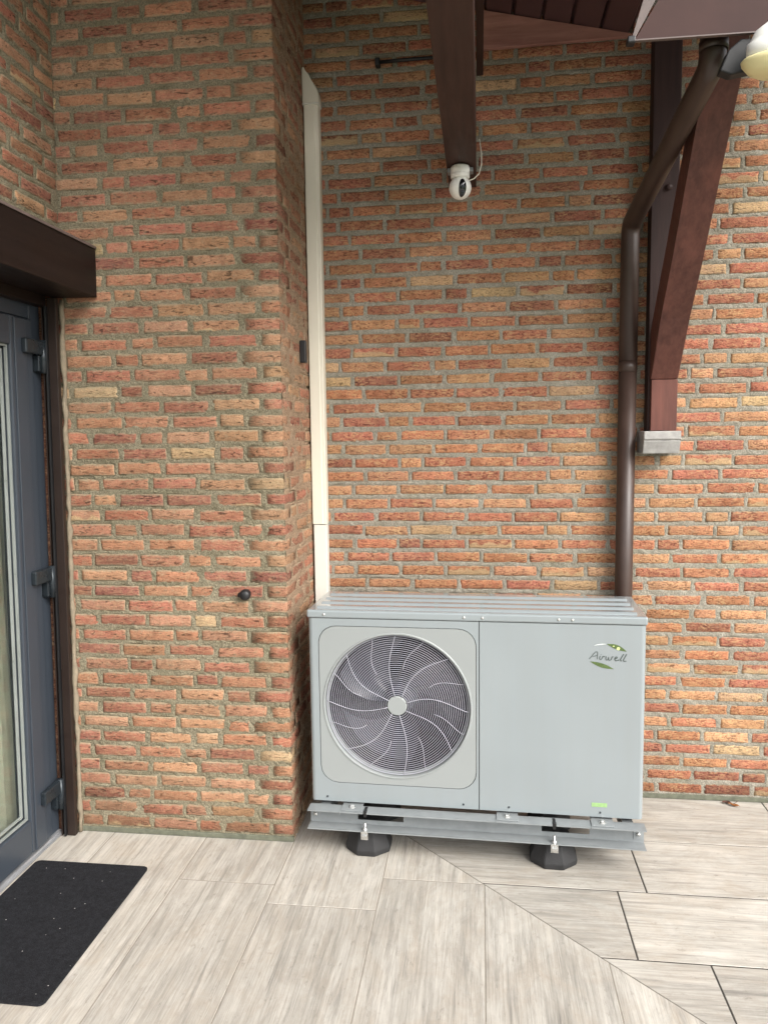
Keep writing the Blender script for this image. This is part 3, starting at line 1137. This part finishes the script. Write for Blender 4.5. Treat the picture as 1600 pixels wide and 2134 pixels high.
frame_rings('seam', [at([(x * 1.01, z * 1.01) for x, z in hole], 0.0065), at([(x * .985, z * .985) for x, z in pan], 0.0065)], 'gap', hp)
fp = frame_rings('fan_panel', [at(pan, 0.006), at([(x * .998, z * .998) for x, z in pan], -0.0012), cl(FR + .009, -0.0012), cl(FR + 0.006, -0.004), cl(FR + 0.002, -0.004), cl(FR, -0.0012), cl(FR - .001, 0.026), cl(FR - 0.012, 0.028)], 'paint_warm', hp)
# corner strip and left flank
prof = []
for k in range(7):
    a = R(90 + 180 - k * 15)
    prof.append((-W2 + 0.018 + 0.018 * math.cos(R(270 - k * 15)), 0.018 + 0.018 * math.sin(R(270 - k * 15))))
lprof = prof + [(-W2, 0.12)]
vs = [(x, y, z) for z in (0.0, ZT) for x, y in lprof]
n = len(lprof)
fix = obj('left_corner', vs, [(i, i + 1, n + i + 1, n + i) for i in range(n - 1)], 'paint', hp, True)
rprof = [(US + 0.0014, 0.012), (US + 0.0014, 0.0012), (US + 0.0024, 0.0)] + [(-x, y) for x, y in prof] + [(W2, 0.12)]
vs = [(x, y, z) for z in (0.0, ZT) for x, y in rprof]
n = len(rprof)
rp = obj('service_panel', vs, [(i, i + 1, n + i + 1, n + i) for i in range(n - 1)], 'paint', hp, False)
box('seam', US - 0.003, US + 0.003, 0.0085, 0.0125, 0.0, ZT, 'gap', hp)
# flanks and back (the coil side)
DEP = 0.375
vs = [(x, y, z) for z in (0.0, ZT) for x, y in ((-W2 + .001, 0.12), (-W2 + .001, DEP), (W2 - .001, DEP), (W2 - .001, 0.12))]
obj('casing', vs, [(0, 1, 5, 4), (1, 2, 6, 5), (2, 3, 7, 6)], 'paint', hp)
box('base_pan', -W2 + 0.006, W2 - 0.006, 0.014, DEP - 0.004, -0.004, 0.03, 'gap', hp)
box('partition', US + .01, US + .014, 0.02, DEP - 0.01, 0.031, ZT - 0.002, 'dark_in', hp)
lathe('fan_cavity', [(0.0, 0.20), (0.29, 0.20), (FR - 0.016, 0.06), (FR - 0.0125, 0.0285)], (FCX, 0.0, FCZ), 'dark_in', hp, 'y', 48)
# lid
lid = box('lid', -W2 - 0.004, W2 + 0.004, -0.004, DEP + 0.004, ZT + 0.0012, ZT + 0.034, 'paint', hp, 0.0075, 3)
for k in range(4):
    v = 0.055 + k * 0.082
    prism('lid_rib', [(v - 0.030, ZT + 0.0335), (v - 0.018, ZT + 0.0425), (v + 0.018, ZT + 0.0425), (v + 0.030, ZT + 0.0335)], 'x', -W2 + 0.03, W2 - 0.03, 'paint', lid, 0.003, 2)
# fan
fan = thing_parent = lathe('fan', [(0.0, 0.085), (0.05, 0.085), (0.062, 0.095), (0.066, 0.17)], (FCX, 0.0, FCZ), 'blade', hp, 'y', 32)
for b in range(3):
    vs, fs = [], []
    a0 = R(40 + b * 120)
    NR, NA = 8, 10
    for i in range(NR + 1):
        r = 0.055 + (0.265 - 0.055) * i / NR
        sw = R(-42) * (i / NR) ** 1.3
        for j in range(NA + 1):
            a = a0 + sw + R(82) * (j / NA - 0.5) * (0.75 + 0.25 * i / NR)
            vs.append((FCX + r * math.cos(a), 0.125 - 0.055 * (j / NA - .5) * 1.2 + 0.006 * math.sin(j), FCZ + r * math.sin(a)))
    for i in range(NR):
        for j in range(NA):
            q = i * (NA + 1) + j
            fs.append((q, q + 1, q + NA + 2, q + NA + 1))
    obj('blade', vs, fs, 'blade', fan, True)
# grille
GV = 0.012
grille = lathe('grille', [(0.0, -0.0025), (0.036, -0.0025), (0.040, 0.0), (0.040, 0.006), (0.0, 0.006)], (FCX, GV - 0.003, FCZ), 'paint_warm', hp, 'y', 40, False)
bm = bmesh.new()
RN = 29
for k in range(RN):
    r = 0.0465 + k * (0.2865 - 0.0465) / (RN - 1)
    rr = 0.00112 if k < RN - 1 else 0.0022
    dome = GV - 0.003 * (1 - (r / 0.29) ** 2)
    sg = 72
    ring = []
    for i in range(sg):
        a = 2 * math.pi * i / sg
        ring.append([bm.verts.new((FCX + (r + rr * math.cos(q)) * math.cos(a), dome + rr * math.sin(q), FCZ + (r + rr * math.cos(q)) * math.sin(a)))
                     for q in (0, math.pi / 2, math.pi, 3 * math.pi / 2)])
    for i in range(sg):
        a_, b_ = ring[i], ring[(i + 1) % sg]
        for q in range(4):
            bm.faces.new((a_[q], a_[(q + 1) % 4], b_[(q + 1) % 4], b_[q]))
from_bm('wire_rings', bm, 'grille', grille, True)


def spoke(a0, r0, r1, sweep, bulge, rad):
    pts_ = []
    for i in range(15):
        t = i / 14
        r = r0 + (r1 - r0) * t
        s_ = t * t * (3 - 2 * t)
        a = R(90) - (R(a0) + R(sweep) * s_ + R(bulge) * math.sin(math.pi * t))
        pts_.append((FCX + r * math.cos(a), GV - 0.0022 - 0.003 * (1 - (r / .29) ** 2), FCZ + r * math.sin(a)))
    return tube('spoke', pts_, rad, 'grille', grille, 6)


# clockwise degrees from the top, as the wires leave the hub
for a0, sw, bu in ((-12, 11, -4), (28, 18, -6), (70, 23, -2), (118, 12, -9), (166, 9, -4), (212, 16, -8), (258, 14, -4), (302, 13, -9)):
    spoke(a0, 0.038, 0.286, sw, bu, 0.0014)
for a0, sw, bu in ((10, 12, -2), (58, 12, -2), (101, 11, 0), (146, 10, 0), (190, 14, -1), (236, 18, -2), (284, 12, -1), (328, 12, -2)):
    spoke(a0, 0.150, 0.284, sw, bu, 0.0012)


def screw(x, z, parent, v=-0.0005, r=0.0052, mat='zinc'):
    lathe('screw', [(0.0, -0.0028), (r * 0.55, -0.0028), (r, -0.0010), (r, 0.001)], (x, v, z), mat, parent, 'y', 12)


for px in (-0.588, -0.030, 0.042, 0.330, 0.382):
    screw(px, ZT + 0.017, lid, -0.0045)
for px, pz in ((-0.588, 0.018), (-0.034, 0.018), (0.145, 0.018), (0.495, 0.018)):
    screw(px, pz, hp, -0.0005, 0.0042, 'hinge')

# emblem: two leaves and the lettering, thin decals on the service panel
lx, lz = 0.515, rz(0.845)
logo = None


def decal(name, pts2, mat, parent, v):
    return obj(name, [(lx + x, v, lz + z) for x, z in pts2], [list(range(len(pts2)))[::-1]], mat, parent)


def leaf_shape(p0, p1, bulge_a, bulge_b, n=14):
    p0, p1 = Vector(p0), Vector(p1)
    d_ = p1 - p0
    nn = Vector((-d_.y, d_.x)).normalized()
    up_ = [p0 + d_ * (i / n) + nn * bulge_a * math.sin(math.pi * i / n) ** 0.9 for i in range(n + 1)]
    dw_ = [p0 + d_ * (i / n) + nn * bulge_b * math.sin(math.pi * i / n) for i in range(n, -1, -1)]
    return [tuple(q) for q in up_ + dw_[1:-1]]


K = 1.06 / 640.0 * 0.0755 / 0.0755                          # metres per pixel of the enlarged emblem


def lp_(px, py):
    return ((px - 795) * 0.000163, -(py - 510) * 0.000163)


logo = decal('emblem', leaf_shape(lp_(760, 215), lp_(1215, 385), 0.0115, -0.0055), 'leafgreen', hp, -0.0010)
decal('emblem_leaf', leaf_shape(lp_(385, 640), lp_(930, 808), 0.0075, -0.0085), 'leafgreen', logo, -0.0010)
decal('emblem_gloss', leaf_shape(lp_(980, 330), lp_(1065, 300), 0.0065, -0.0065), 'logolight', logo, -0.0014)
decal('emblem_gloss', leaf_shape(lp_(890, 262), lp_(945, 258), 0.0022, -0.0022), 'logolight', logo, -0.0014)
decal('emblem_gloss', leaf_shape(lp_(470, 258), lp_(765, 214), 0.0035, 0.0002), 'logowhite', logo, -0.0010)


def stroke(pts2, wid, parent, v=-0.0012, mat='logotext'):
    P2 = [Vector(lp_(*p)) for p in pts2]
    left, right = [], []
    for i, p in enumerate(P2):
        d_ = (P2[min(i + 1, len(P2) - 1)] - P2[max(i - 1, 0)]).normalized()
        nn = Vector((-d_.y, d_.x)) * wid / 2
        left.append(p + nn)
        right.append(p - nn)
    vs = [(lx + q.x, v, lz + q.y) for q in left + right]
    n = len(P2)
    return vs, [(i, i + 1, n + i + 1, n + i) for i in range(n - 1)]


def arc_pts(cx_, cy_, rx, ry, a0, a1, n=10):
    return [(cx_ + rx * math.cos(R(a0 + (a1 - a0) * i / n)), cy_ + ry * math.sin(R(a0 + (a1 - a0) * i / n))) for i in range(n + 1)]


LET = [
    ([(370, 580), (425, 515), (480, 440), (505, 412), (540, 404), (556, 412), (556, 480), (548, 585)], 0.0040),   # A
    ([(448, 522), (520, 500), (560, 492)], 0.0032),
    ([(618, 500), (606, 540), (604, 575), (618, 592), (650, 575)], 0.0042), ([(632, 462), (640, 470)], 0.0040),            # i
    ([(650, 575), (672, 520), (684, 500), (692, 520), (725, 508)], 0.0042),                                                        # r
    ([(752, 505), (744, 560), (752, 596), (790, 590), (812, 520), (808, 580), (828, 600), (868, 580), (888, 515), (915, 510)], 0.0050),  # w
    ([(935, 560), (985, 552), (1008, 528), (990, 510), (958, 530), (944, 572), (966, 605), (1010, 600), (1048, 580)], 0.0052),             # e
    ([(1146, 440), (1100, 520), (1072, 580), (1080, 606), (1110, 600)], 0.0054),                                          # l
    ([(1214, 440), (1165, 530), (1140, 588), (1150, 612), (1208, 608)], 0.0054),                                          # l
]
V, F = [], []
for pts2, wd in LET:
    a, b = stroke(pts2, wd * 0.72, logo)
    k = len(V)
    V += a
    F += [tuple(i + k for i in f) for f in b]
lt = obj('lettering', V, F, 'logotext', logo)
gt = box('green_tape', 0.462, 0.520, -0.0011, -0.0004, rz(0.246), rz(0.262), 'greentape', hp)

# ------------------------------------------------------------------ steel support frame
fr = thing('equipment_stand', 'grey steel channel stand on black octagonal feet carrying the heat pump', 'stand', (0.752, -0.602, 0.112), (0, 0, ROT), local=True)
FZ = 0.112


def fz(z):
    return z - FZ


T1, T0 = fz(0.191), fz(0.1165)
notch = [-0.425, 0.318]
slots = [(-0.462, -0.275), (0.272, 0.455)]
# front channel, open to the front: two flanges and a web with slots
cells = []
e = -W2 - 0.004
cuts = [e, notch[0] - .008, notch[0] + .008, notch[1] - .008, notch[1] + .008, W2 + 0.004]
lst = [(e, W2 + .004, -0.032, -0.005, T1 - 0.004, T1)]
for a, b in ((cuts[0], cuts[1]), (cuts[2], cuts[3]), (cuts[4], cuts[5])):
    lst.append((a, b, -0.062, -0.0322, T1 - 0.004, T1))
lst.append((e, W2 + .004, -0.064, -0.005, T0 - 0.004, T0))
zs0, zs1 = fz(0.134), fz(0.158)
lst.append((e, W2 + .004, -0.0046, -0.001, T0 - 0.0035, zs0))
lst.append((e, W2 + .004, -0.0046, -0.001, zs1, T1 - 0.0005))
for a, b in ((e, slots[0][0]), (slots[0][1], slots[1][0]), (slots[1][1], W2 + .004)):
    lst.append((a, b, -0.0044, -0.0012, zs0, zs1))
boxes('front_rail', lst, 'galv', fr)
boxes('rear_rail', [(e, W2 + .004, 0.285, 0.345, T1 - .004, T1), (e, W2 + .004, 0.285, 0.345, T0 - .004, T0), (e, W2 + .004, 0.2855, 0.290, T0, T1 - .0045)], 'galv', fr)
for s in (-1, 1):
    box('cross_member', s * 0.60 - 0.02, s * 0.60 + 0.02, -0.0008, 0.2850, fz(0.122), fz(0.186), 'galv', fr)
for s in (-1, 1):
    ep = box('end_plate', s * 0.635 - 0.016, s * 0.635 + 0.016, -0.0075, -0.0048, fz(0.128), fz(0.176), 'galv', fr, 0.001)
    lathe('bolt', [(0, -0.009), (0.006, -0.009), (0.008, -0.005), (0.008, 0)], (s * 0.637, -0.0075, fz(0.150)), 'zinc', ep, 'y', 8)
for bx in (-0.482, 0.138, 0.500):
    mb = box('mounting_bracket', bx - 0.042, bx + 0.042, -0.052, 0.03, T1 + 0.0006, T1 + 0.0045, 'galv', fr, 0.0012)
    prism('bracket_lip', [(bx - 0.044, T1 + 0.0045), (bx - 0.044, T1 - 0.010), (bx - 0.0415, T1 - 0.010), (bx - 0.0415, T1 + 0.0045)], 'y', -0.066, -0.0625, 'galv', mb)
    lathe('bolt', [(0.0, 0.011), (0.0075, 0.011), (0.0095, 0.007), (0.0095, 0.002), (0.015, 0.0015), (0.015, 0)], (bx, -0.026, T1 + 0.0045), 'zinc', mb, 'z', 6, False)
for bx in notch:
    box('strap', bx - 0.006, bx + 0.006, -0.050, -0.006, fz(0.168), fz(0.1925), 'black', fr, 0.002)
    ck = box('foot_clamp', bx - 0.014, bx + 0.014, -0.070, -0.0645, fz(0.084), fz(0.118), 'zinc', fr, 0.001)
    lathe('bolt', [(0, 0.03), (0.0045, 0.029), (0.005, 0.010), (0.010, 0.009), (0.010, 0.0)], (bx, -0.053, fz(0.1168)), 'zinc', ck, 'z', 8)
    box('clamp_nut', bx - 0.010, bx + 0.010, -0.078, -0.0705, fz(0.094), fz(0.106), 'zinc', ck, 0.001)

# ------------------------------------------------------------------ feet
def foot(x, y):
    prof_ = [(0.0, 0.0), (0.100, 0.0), (0.104, 0.022), (0.076, 0.096), (0.070, 0.1118), (0.0, 0.1118)]
    segs = 8
    bm_ = bmesh.new()
    rings = []
    for r, h in prof_:
        if r == 0:
            rings.append([bm_.verts.new((x, y, h + 0.0004 - FZ))])
        else:
            rings.append([bm_.verts.new((x + r * 0.96 * math.cos(R(22.5 + k * 45)), y + r * 0.88 * math.sin(R(22.5 + k * 45)), h + 0.0004 - FZ)) for k in range(8)])
    for a_, b_ in zip(rings, rings[1:]):
        for k in range(8):
            k2 = (k + 1) % 8
            if len(a_) == 1:
                bm_.faces.new((a_[0], b_[k2], b_[k]))
            elif len(b_) == 1:
                bm_.faces.new((a_[k], a_[k2], b_[0]))
            else:
                bm_.faces.new((a_[k], a_[k2], b_[k2], b_[k]))
    bmesh.ops.bevel(bm_, geom=list(bm_.edges), offset=0.003, segments=1, affect='EDGES')
    from_bm('foot', bm_, 'rubber', fr)


for fx_ in (-0.424, 0.319):
    for fy_ in (0.036, 0.315):
        foot(fx_, fy_)

# ------------------------------------------------------------------ downpipe
dp = thing('downpipe', 'brown round downpipe with a long slanting offset beside the timber bracket', 'downpipe', (1.422, -0.06, 0.0))
PR = 0.0385
top = Vector((1.486, -1.00, 2.845))
low = Vector((1.424, -0.075, 2.575))
wallp = Vector((1.424, -0.060, 2.50))
tube('outlet', [(1.486, -1.00, 3.05), (1.486, -1.00, 2.835)], [PR * 1.04] * 2, 'pipe', dp, 28)
def bend(a, b, c, r, n=8):
    """rounded corner a-b-c"""
    a, b, c = Vector(a), Vector(b), Vector(c)
    p, q = b + (a - b).normalized() * r, b + (c - b).normalized() * r
    return [p.lerp(b, t).lerp(b.lerp(q, t), t) for t in [i / n for i in range(n + 1)]]
path = [Vector((1.486, -1.0, 2.90))] + bend((1.486, -1.0, 2.95), (1.486, -0.995, 2.80), low, 0.045) + bend((1.486, -0.995, 2.80), (1.424, -0.060, 2.575), (1.424, -0.06, 2.2), 0.05) + [Vector((1.423, -0.06, 2.0))]
tube('offset_pipe', path, PR, 'pipe', dp, 28)
tube('pipe_collar', [(1.486, -1.0, 2.862), (1.486, -1.0, 2.835)], PR * 1.1, 'pipe', dp, 28)
tube('pipe', [(1.423, -0.06, 2.003), (1.4185, -0.06, 0.0)], PR * 0.985, 'pipe', dp, 28)
tube('pipe_collar', [(1.423, -0.06, 2.000), (1.423, -0.06, 1.955)], PR * 1.03, 'pipe', dp, 28)

# ------------------------------------------------------------------ timber eaves bracket and its stone
tb = thing('eaves_bracket', 'red-brown timber bracket strut rising from the wall to the eaves', 'bracket', (1.57, -0.05, 1.698))
BX0, BX1 = 1.512, 1.625
box('post', BX0 - 0.006, BX1 - 0.006, -0.072, -0.004, 1.6985, 3.42, 'post', tb, 0.003)
prism('post_foot', [(-0.094, 1.6985), (-0.0725, 1.6985), (-0.0725, 1.917), (-0.098, 1.917)], 'x', BX0 + 0.004, BX1, 'brace', tb, 0.003)
prism('strut', [(-0.0990, 1.9185), (-0.262, 2.150), (-0.425, 2.335), (-0.66, 2.638), (-0.79, 2.800), (-1.02, 3.10), (-1.02, 3.25), (-0.93, 3.25), (-0.72, 2.915), (-0.56, 2.70), (-0.33, 2.42), (-0.17, 2.235), (-0.0725, 2.12), (-0.0725, 1.9185)],
      'x', BX0, BX1, 'brace', tb, 0.004)
lathe('bolt', [(0.0, -0.012), (0.010, -0.012), (0.014, -0.007), (0.014, 0.0)], (1.575, -0.072, 2.72), 'post', tb, 'y', 12)
cb = prism('corbel_stone', [(-0.004, 1.601), (-0.128, 1.601), (-0.150, 1.655), (-0.146, 1.6585), (-0.155, 1.6625), (-0.155, 1.697), (-0.004, 1.697)], 'x', 1.478, 1.630, 'concrete', None, 0.003)
tag(cb, 'small grey concrete corbel block set in the brick wall under the timber bracket', 'corbel')

# ------------------------------------------------------------------ porch beam with its camera
bmn = thing('porch_beam', 'dark brown timber beam running out from the brick wall overhead', 'beam', (0.71, -1.2, 2.783))
pb = box('beam', 0.650, 0.770, -2.45, -0.004, 2.783, 3.03, 'beam', bmn, 0.004)
box('batten', 0.7715, 0.800, -2.45, -0.12, 3.20, 3.34, 'beam', bmn, 0.002)
prism('split', [(0.701, -0.24), (0.7045, -0.41), (0.7068, -0.39), (0.7055, -0.24)], 'z', 2.7826, 2.7835, 'black', bmn)

sc = thing('security_camera', 'small white ball security camera hanging under the beam end', 'camera', (0.705, -0.27, 2.66))
SX, SY, SZ = 0.706, -0.262, 2.782
box('mount_plate', SX - 0.052, SX + 0.052, SY - 0.012, SY + 0.03, SZ - 0.018, SZ - 0.001, 'galv', sc, 0.002)
lathe('base', [(0.0, 0.0), (0.036, 0.0), (0.0385, -0.004), (0.0385, -0.026), (0.037, -0.029), (0.0385, -0.032), (0.0385, -0.044), (0.034, -0.049), (0.0, -0.049)], (SX, SY - 0.030, SZ - 0.004), 'white', sc, 'z', 36)
bc = Vector((SX, SY - 0.030, SZ - 0.088))
ball = lathe('ball', [(0.0455 * math.sin(math.pi * i / 20), -0.0455 * math.cos(math.pi * i / 20)) for i in range(21)], bc, 'white', sc, 'z', 36)
fwd = (Vector((0.25, -1.0, -0.30))).normalized()
rt = fwd.cross(Vector((0, 0, 1))).normalized()
upv = rt.cross(fwd)
vs, fs = [], []
for i in range(7):
    for j in range(25):
        a = 2 * math.pi * j / 24
        q = i / 6
        ex, ey = 0.0155 * q * math.cos(a), 0.0350 * q * math.sin(a)
        d_ = math.sqrt(max(0, 0.0464 ** 2 - ex * ex - ey * ey))
        vs.append(bc + rt * ex + upv * ey + fwd * d_)
for i in range(6):
    for j in range(24):
        q = i * 25 + j
        fs.append((q, q + 1, q + 26, q + 25))
lw = obj('lens_window', vs, fs, 'lens', sc, True)
for dy in (0.004, -0.016):
    c_ = bc + upv * dy + fwd * 0.0462
    lathe_b = lathe_bm([(0.0, 0.0035), (0.0062, 0.003), (0.0075, 0.0), (0.0, -0.002)], (0, 0, 0), 'z', 16)
    q_ = fwd.to_track_quat('Z', 'Y').to_matrix()
    for v in lathe_b.verts:
        v.co = q_ @ v.co + c_
    from_bm('lens', lathe_b, 'hinge', lw, True)
cab = [bc + Vector((0.030, 0.0, 0.026)), bc + Vector((0.055, 0.003, 0.034)), bc + Vector((0.076, 0.01, 0.055)), bc + Vector((0.086, 0.02, 0.095)), bc + Vector((0.086, 0.03, 0.14)), bc + Vector((0.078, 0.035, 0.20))]
tube('cable', cab, 0.0022, 'trunk', sc, 6)

rod = thing('cable_rod', 'thin black rod fixed across the brickwork beside the beam', 'rod', (0.46, -0.02, 3.32))
tube('rod', [(0.338, -0.022, 3.330), (0.46, -0.023, 3.332), (0.70, -0.024, 3.332)], 0.0075, 'black', rod, 10)
box('end_clip', 0.328, 0.350, -0.036, 0.004, 3.314, 3.346, 'black', rod, 0.004)

# ------------------------------------------------------------------ porch roof of brown boards
rf_ = thing('porch_roof', 'brown boarded porch roof sloping over the heat pump', 'roof', (0.3, -1.2, 3.4))
SL = -0.232


def roof_z(x):
    return 3.512 + SL * (x - 0.814)


PW = 0.1225
x = 1.4175
while x > -1.25:
    a, b = x - PW + 0.003, x - 0.003
    za, zb = roof_z(a), roof_z(b)
    prism('board', [(a, za + 0.012), (a + 0.007, za), (b - 0.007, zb), (b, zb + 0.012), (b, zb + 0.03), (a, za + 0.03)], 'y', -1.75, -0.003, 'plank', rf_)
    x -= PW
prism('deck', [(-1.26, roof_z(-1.26) + 0.031), (1.43, roof_z(1.43) + 0.031), (1.43, roof_z(1.43) + 0.07), (-1.26, roof_z(-1.26) + 0.07)], 'y', -1.75, 0.2, 'plank', rf_)
wb = prism('wall_board', [(0.776, 3.351), (1.500, 3.360), (1.500, roof_z(1.416) - 0.004), (1.416, roof_z(1.416) - 0.004), (0.776, roof_z(0.776) - 0.004)], 'y', -0.026, -0.004, 'redboard', rf_, 0.002)

# ------------------------------------------------------------------ eaves to the right
ev = thing('eaves', 'mauve-brown metal eaves fascia with a raked left end', 'eaves', (2.2, -1.1, 2.83))
prism('fascia', [(1.235, 2.833), (2.35, 2.826), (2.35, 3.20), (1.43, 3.20), (1.420, 3.14)], 'y', -1.104, -1.100, 'fascia', ev)
prism('fascia_lip', [(1.233, 2.8300), (2.35, 2.8230), (2.35, 2.8265), (1.236, 2.8335)], 'y', -1.112, -1.0985, 'fascia_edge', ev)
vs = [(1.226, -1.106, 2.836), (1.234, -1.106, 2.836), (1.428, -1.106, 3.19), (1.330, -1.106, 3.19), (1.226, -1.086, 2.836), (1.234, -1.086, 2.836), (1.428, -1.086, 3.19), (1.330, -1.086, 3.19)]
fix_normals(obj('rake_trim', vs, [(0, 1, 2, 3), (4, 5, 6, 7), (0, 1, 5, 4), (1, 2, 6, 5), (2, 3, 7, 6), (3, 0, 4, 7)], 'fascia_edge', ev))
box('trim_cap', 1.214, 1.238, -1.112, -1.080, 2.826, 2.846, 'black', ev, 0.004)
prism('gutter', [(-1.098, 3.05), (-0.96, 3.05), (-0.96, 3.18), (-0.97, 3.18), (-0.97, 3.06), (-1.098, 3.06)], 'x', 1.45, 2.35, 'fascia', ev)
prism('soffit', [(-1.10, 3.202), (-0.002, 3.72), (-0.002, 3.80), (-1.10, 3.28)], 'x', 1.44, 2.35, 'plank', ev)

# ------------------------------------------------------------------ lamp under the eaves
lp = thing('eaves_lamp', 'round white and cream outdoor lamp hanging under the eaves', 'lamp', (1.645, -1.17, 2.66))
LXc, LYc, LZc = 1.655, -1.17, 2.722
prism('bracket', [(1.478, 2.735), (1.510, 2.722), (1.60, 2.735), (1.60, 2.818), (1.535, 2.820), (1.500, 2.790)], 'y', -1.10, -1.06, 'lampgrey', lp, 0.004)
prism('stem', [(1.60, 2.76), (1.66, 2.76), (1.66, 2.835), (1.60, 2.835)], 'y', -1.098, -1.07, 'lampgrey', lp, 0.003)
def flat_lathe(name, prof_, mat):
    b_ = lathe_bm(prof_, (LXc, LYc, LZc), 'z', 48)
    for v in b_.verts:
        v.co.y = LYc + (v.co.y - LYc) * 0.5
    return from_bm(name, b_, mat, lp, True)


flat_lathe('housing', [(0.0, 0.110), (0.045, 0.108), (0.080, 0.099), (0.106, 0.080), (0.117, 0.056), (0.119, 0.048), (0.126, 0.046), (0.127, 0.012), (0.120, 0.007), (0.0, 0.007)], 'lampwhite')
flat_lathe('diffuser', [(0.0, 0.006), (0.136, 0.006), (0.141, 0.001), (0.139, -0.008), (0.122, -0.028), (0.104, -0.036), (0.0, -0.038)], 'lampcream')

# ------------------------------------------------------------------ dry leaf by the wall
lf = thing('dry_leaf', 'curled orange-brown dry leaf lying at the foot of the brick wall', 'leaf', (1.914, -0.045, 0.0), (0, 0, R(-20)), local=True)
def curl(name, L, Wd, z0, mat, ox, oy, ang):
    vs, fs = [], []
    n = 10
    for i in range(n + 1):
        t = i / n
        wd = Wd * math.sin(math.pi * min(1, t * 0.96 + 0.04)) ** 0.8
        for j in (-1, -0.5, 0, 0.5, 1):
            x, y = L * (t - .5), wd * j * 0.5
            z = z0 + 0.004 + 0.9 * abs(y) * 0.7 + 0.012 * (t - .5) ** 2 + 0.002 * math.sin(9 * t + j)
            c, s = math.cos(ang), math.sin(ang)
            vs.append((ox + x * c - y * s, oy + x * s + y * c, z))
    for i in range(n):
        for j in range(4):
            q = i * 5 + j
            fs.append((q, q + 1, q + 6, q + 5))
    return obj(name, vs, fs, mat, lf, True)
curl('blade', 0.050, 0.020, 0.0, 'leaf', 0.012, -0.004, R(-8))
curl('blade', 0.040, 0.024, 0.001, 'leafdark', -0.018, 0.006, R(14))
tube('stalk', [(0.0, 0.0, 0.004), (0.018, 0.012, 0.012), (0.028, 0.026, 0.018)], 0.0012, 'leafdark', lf, 5)
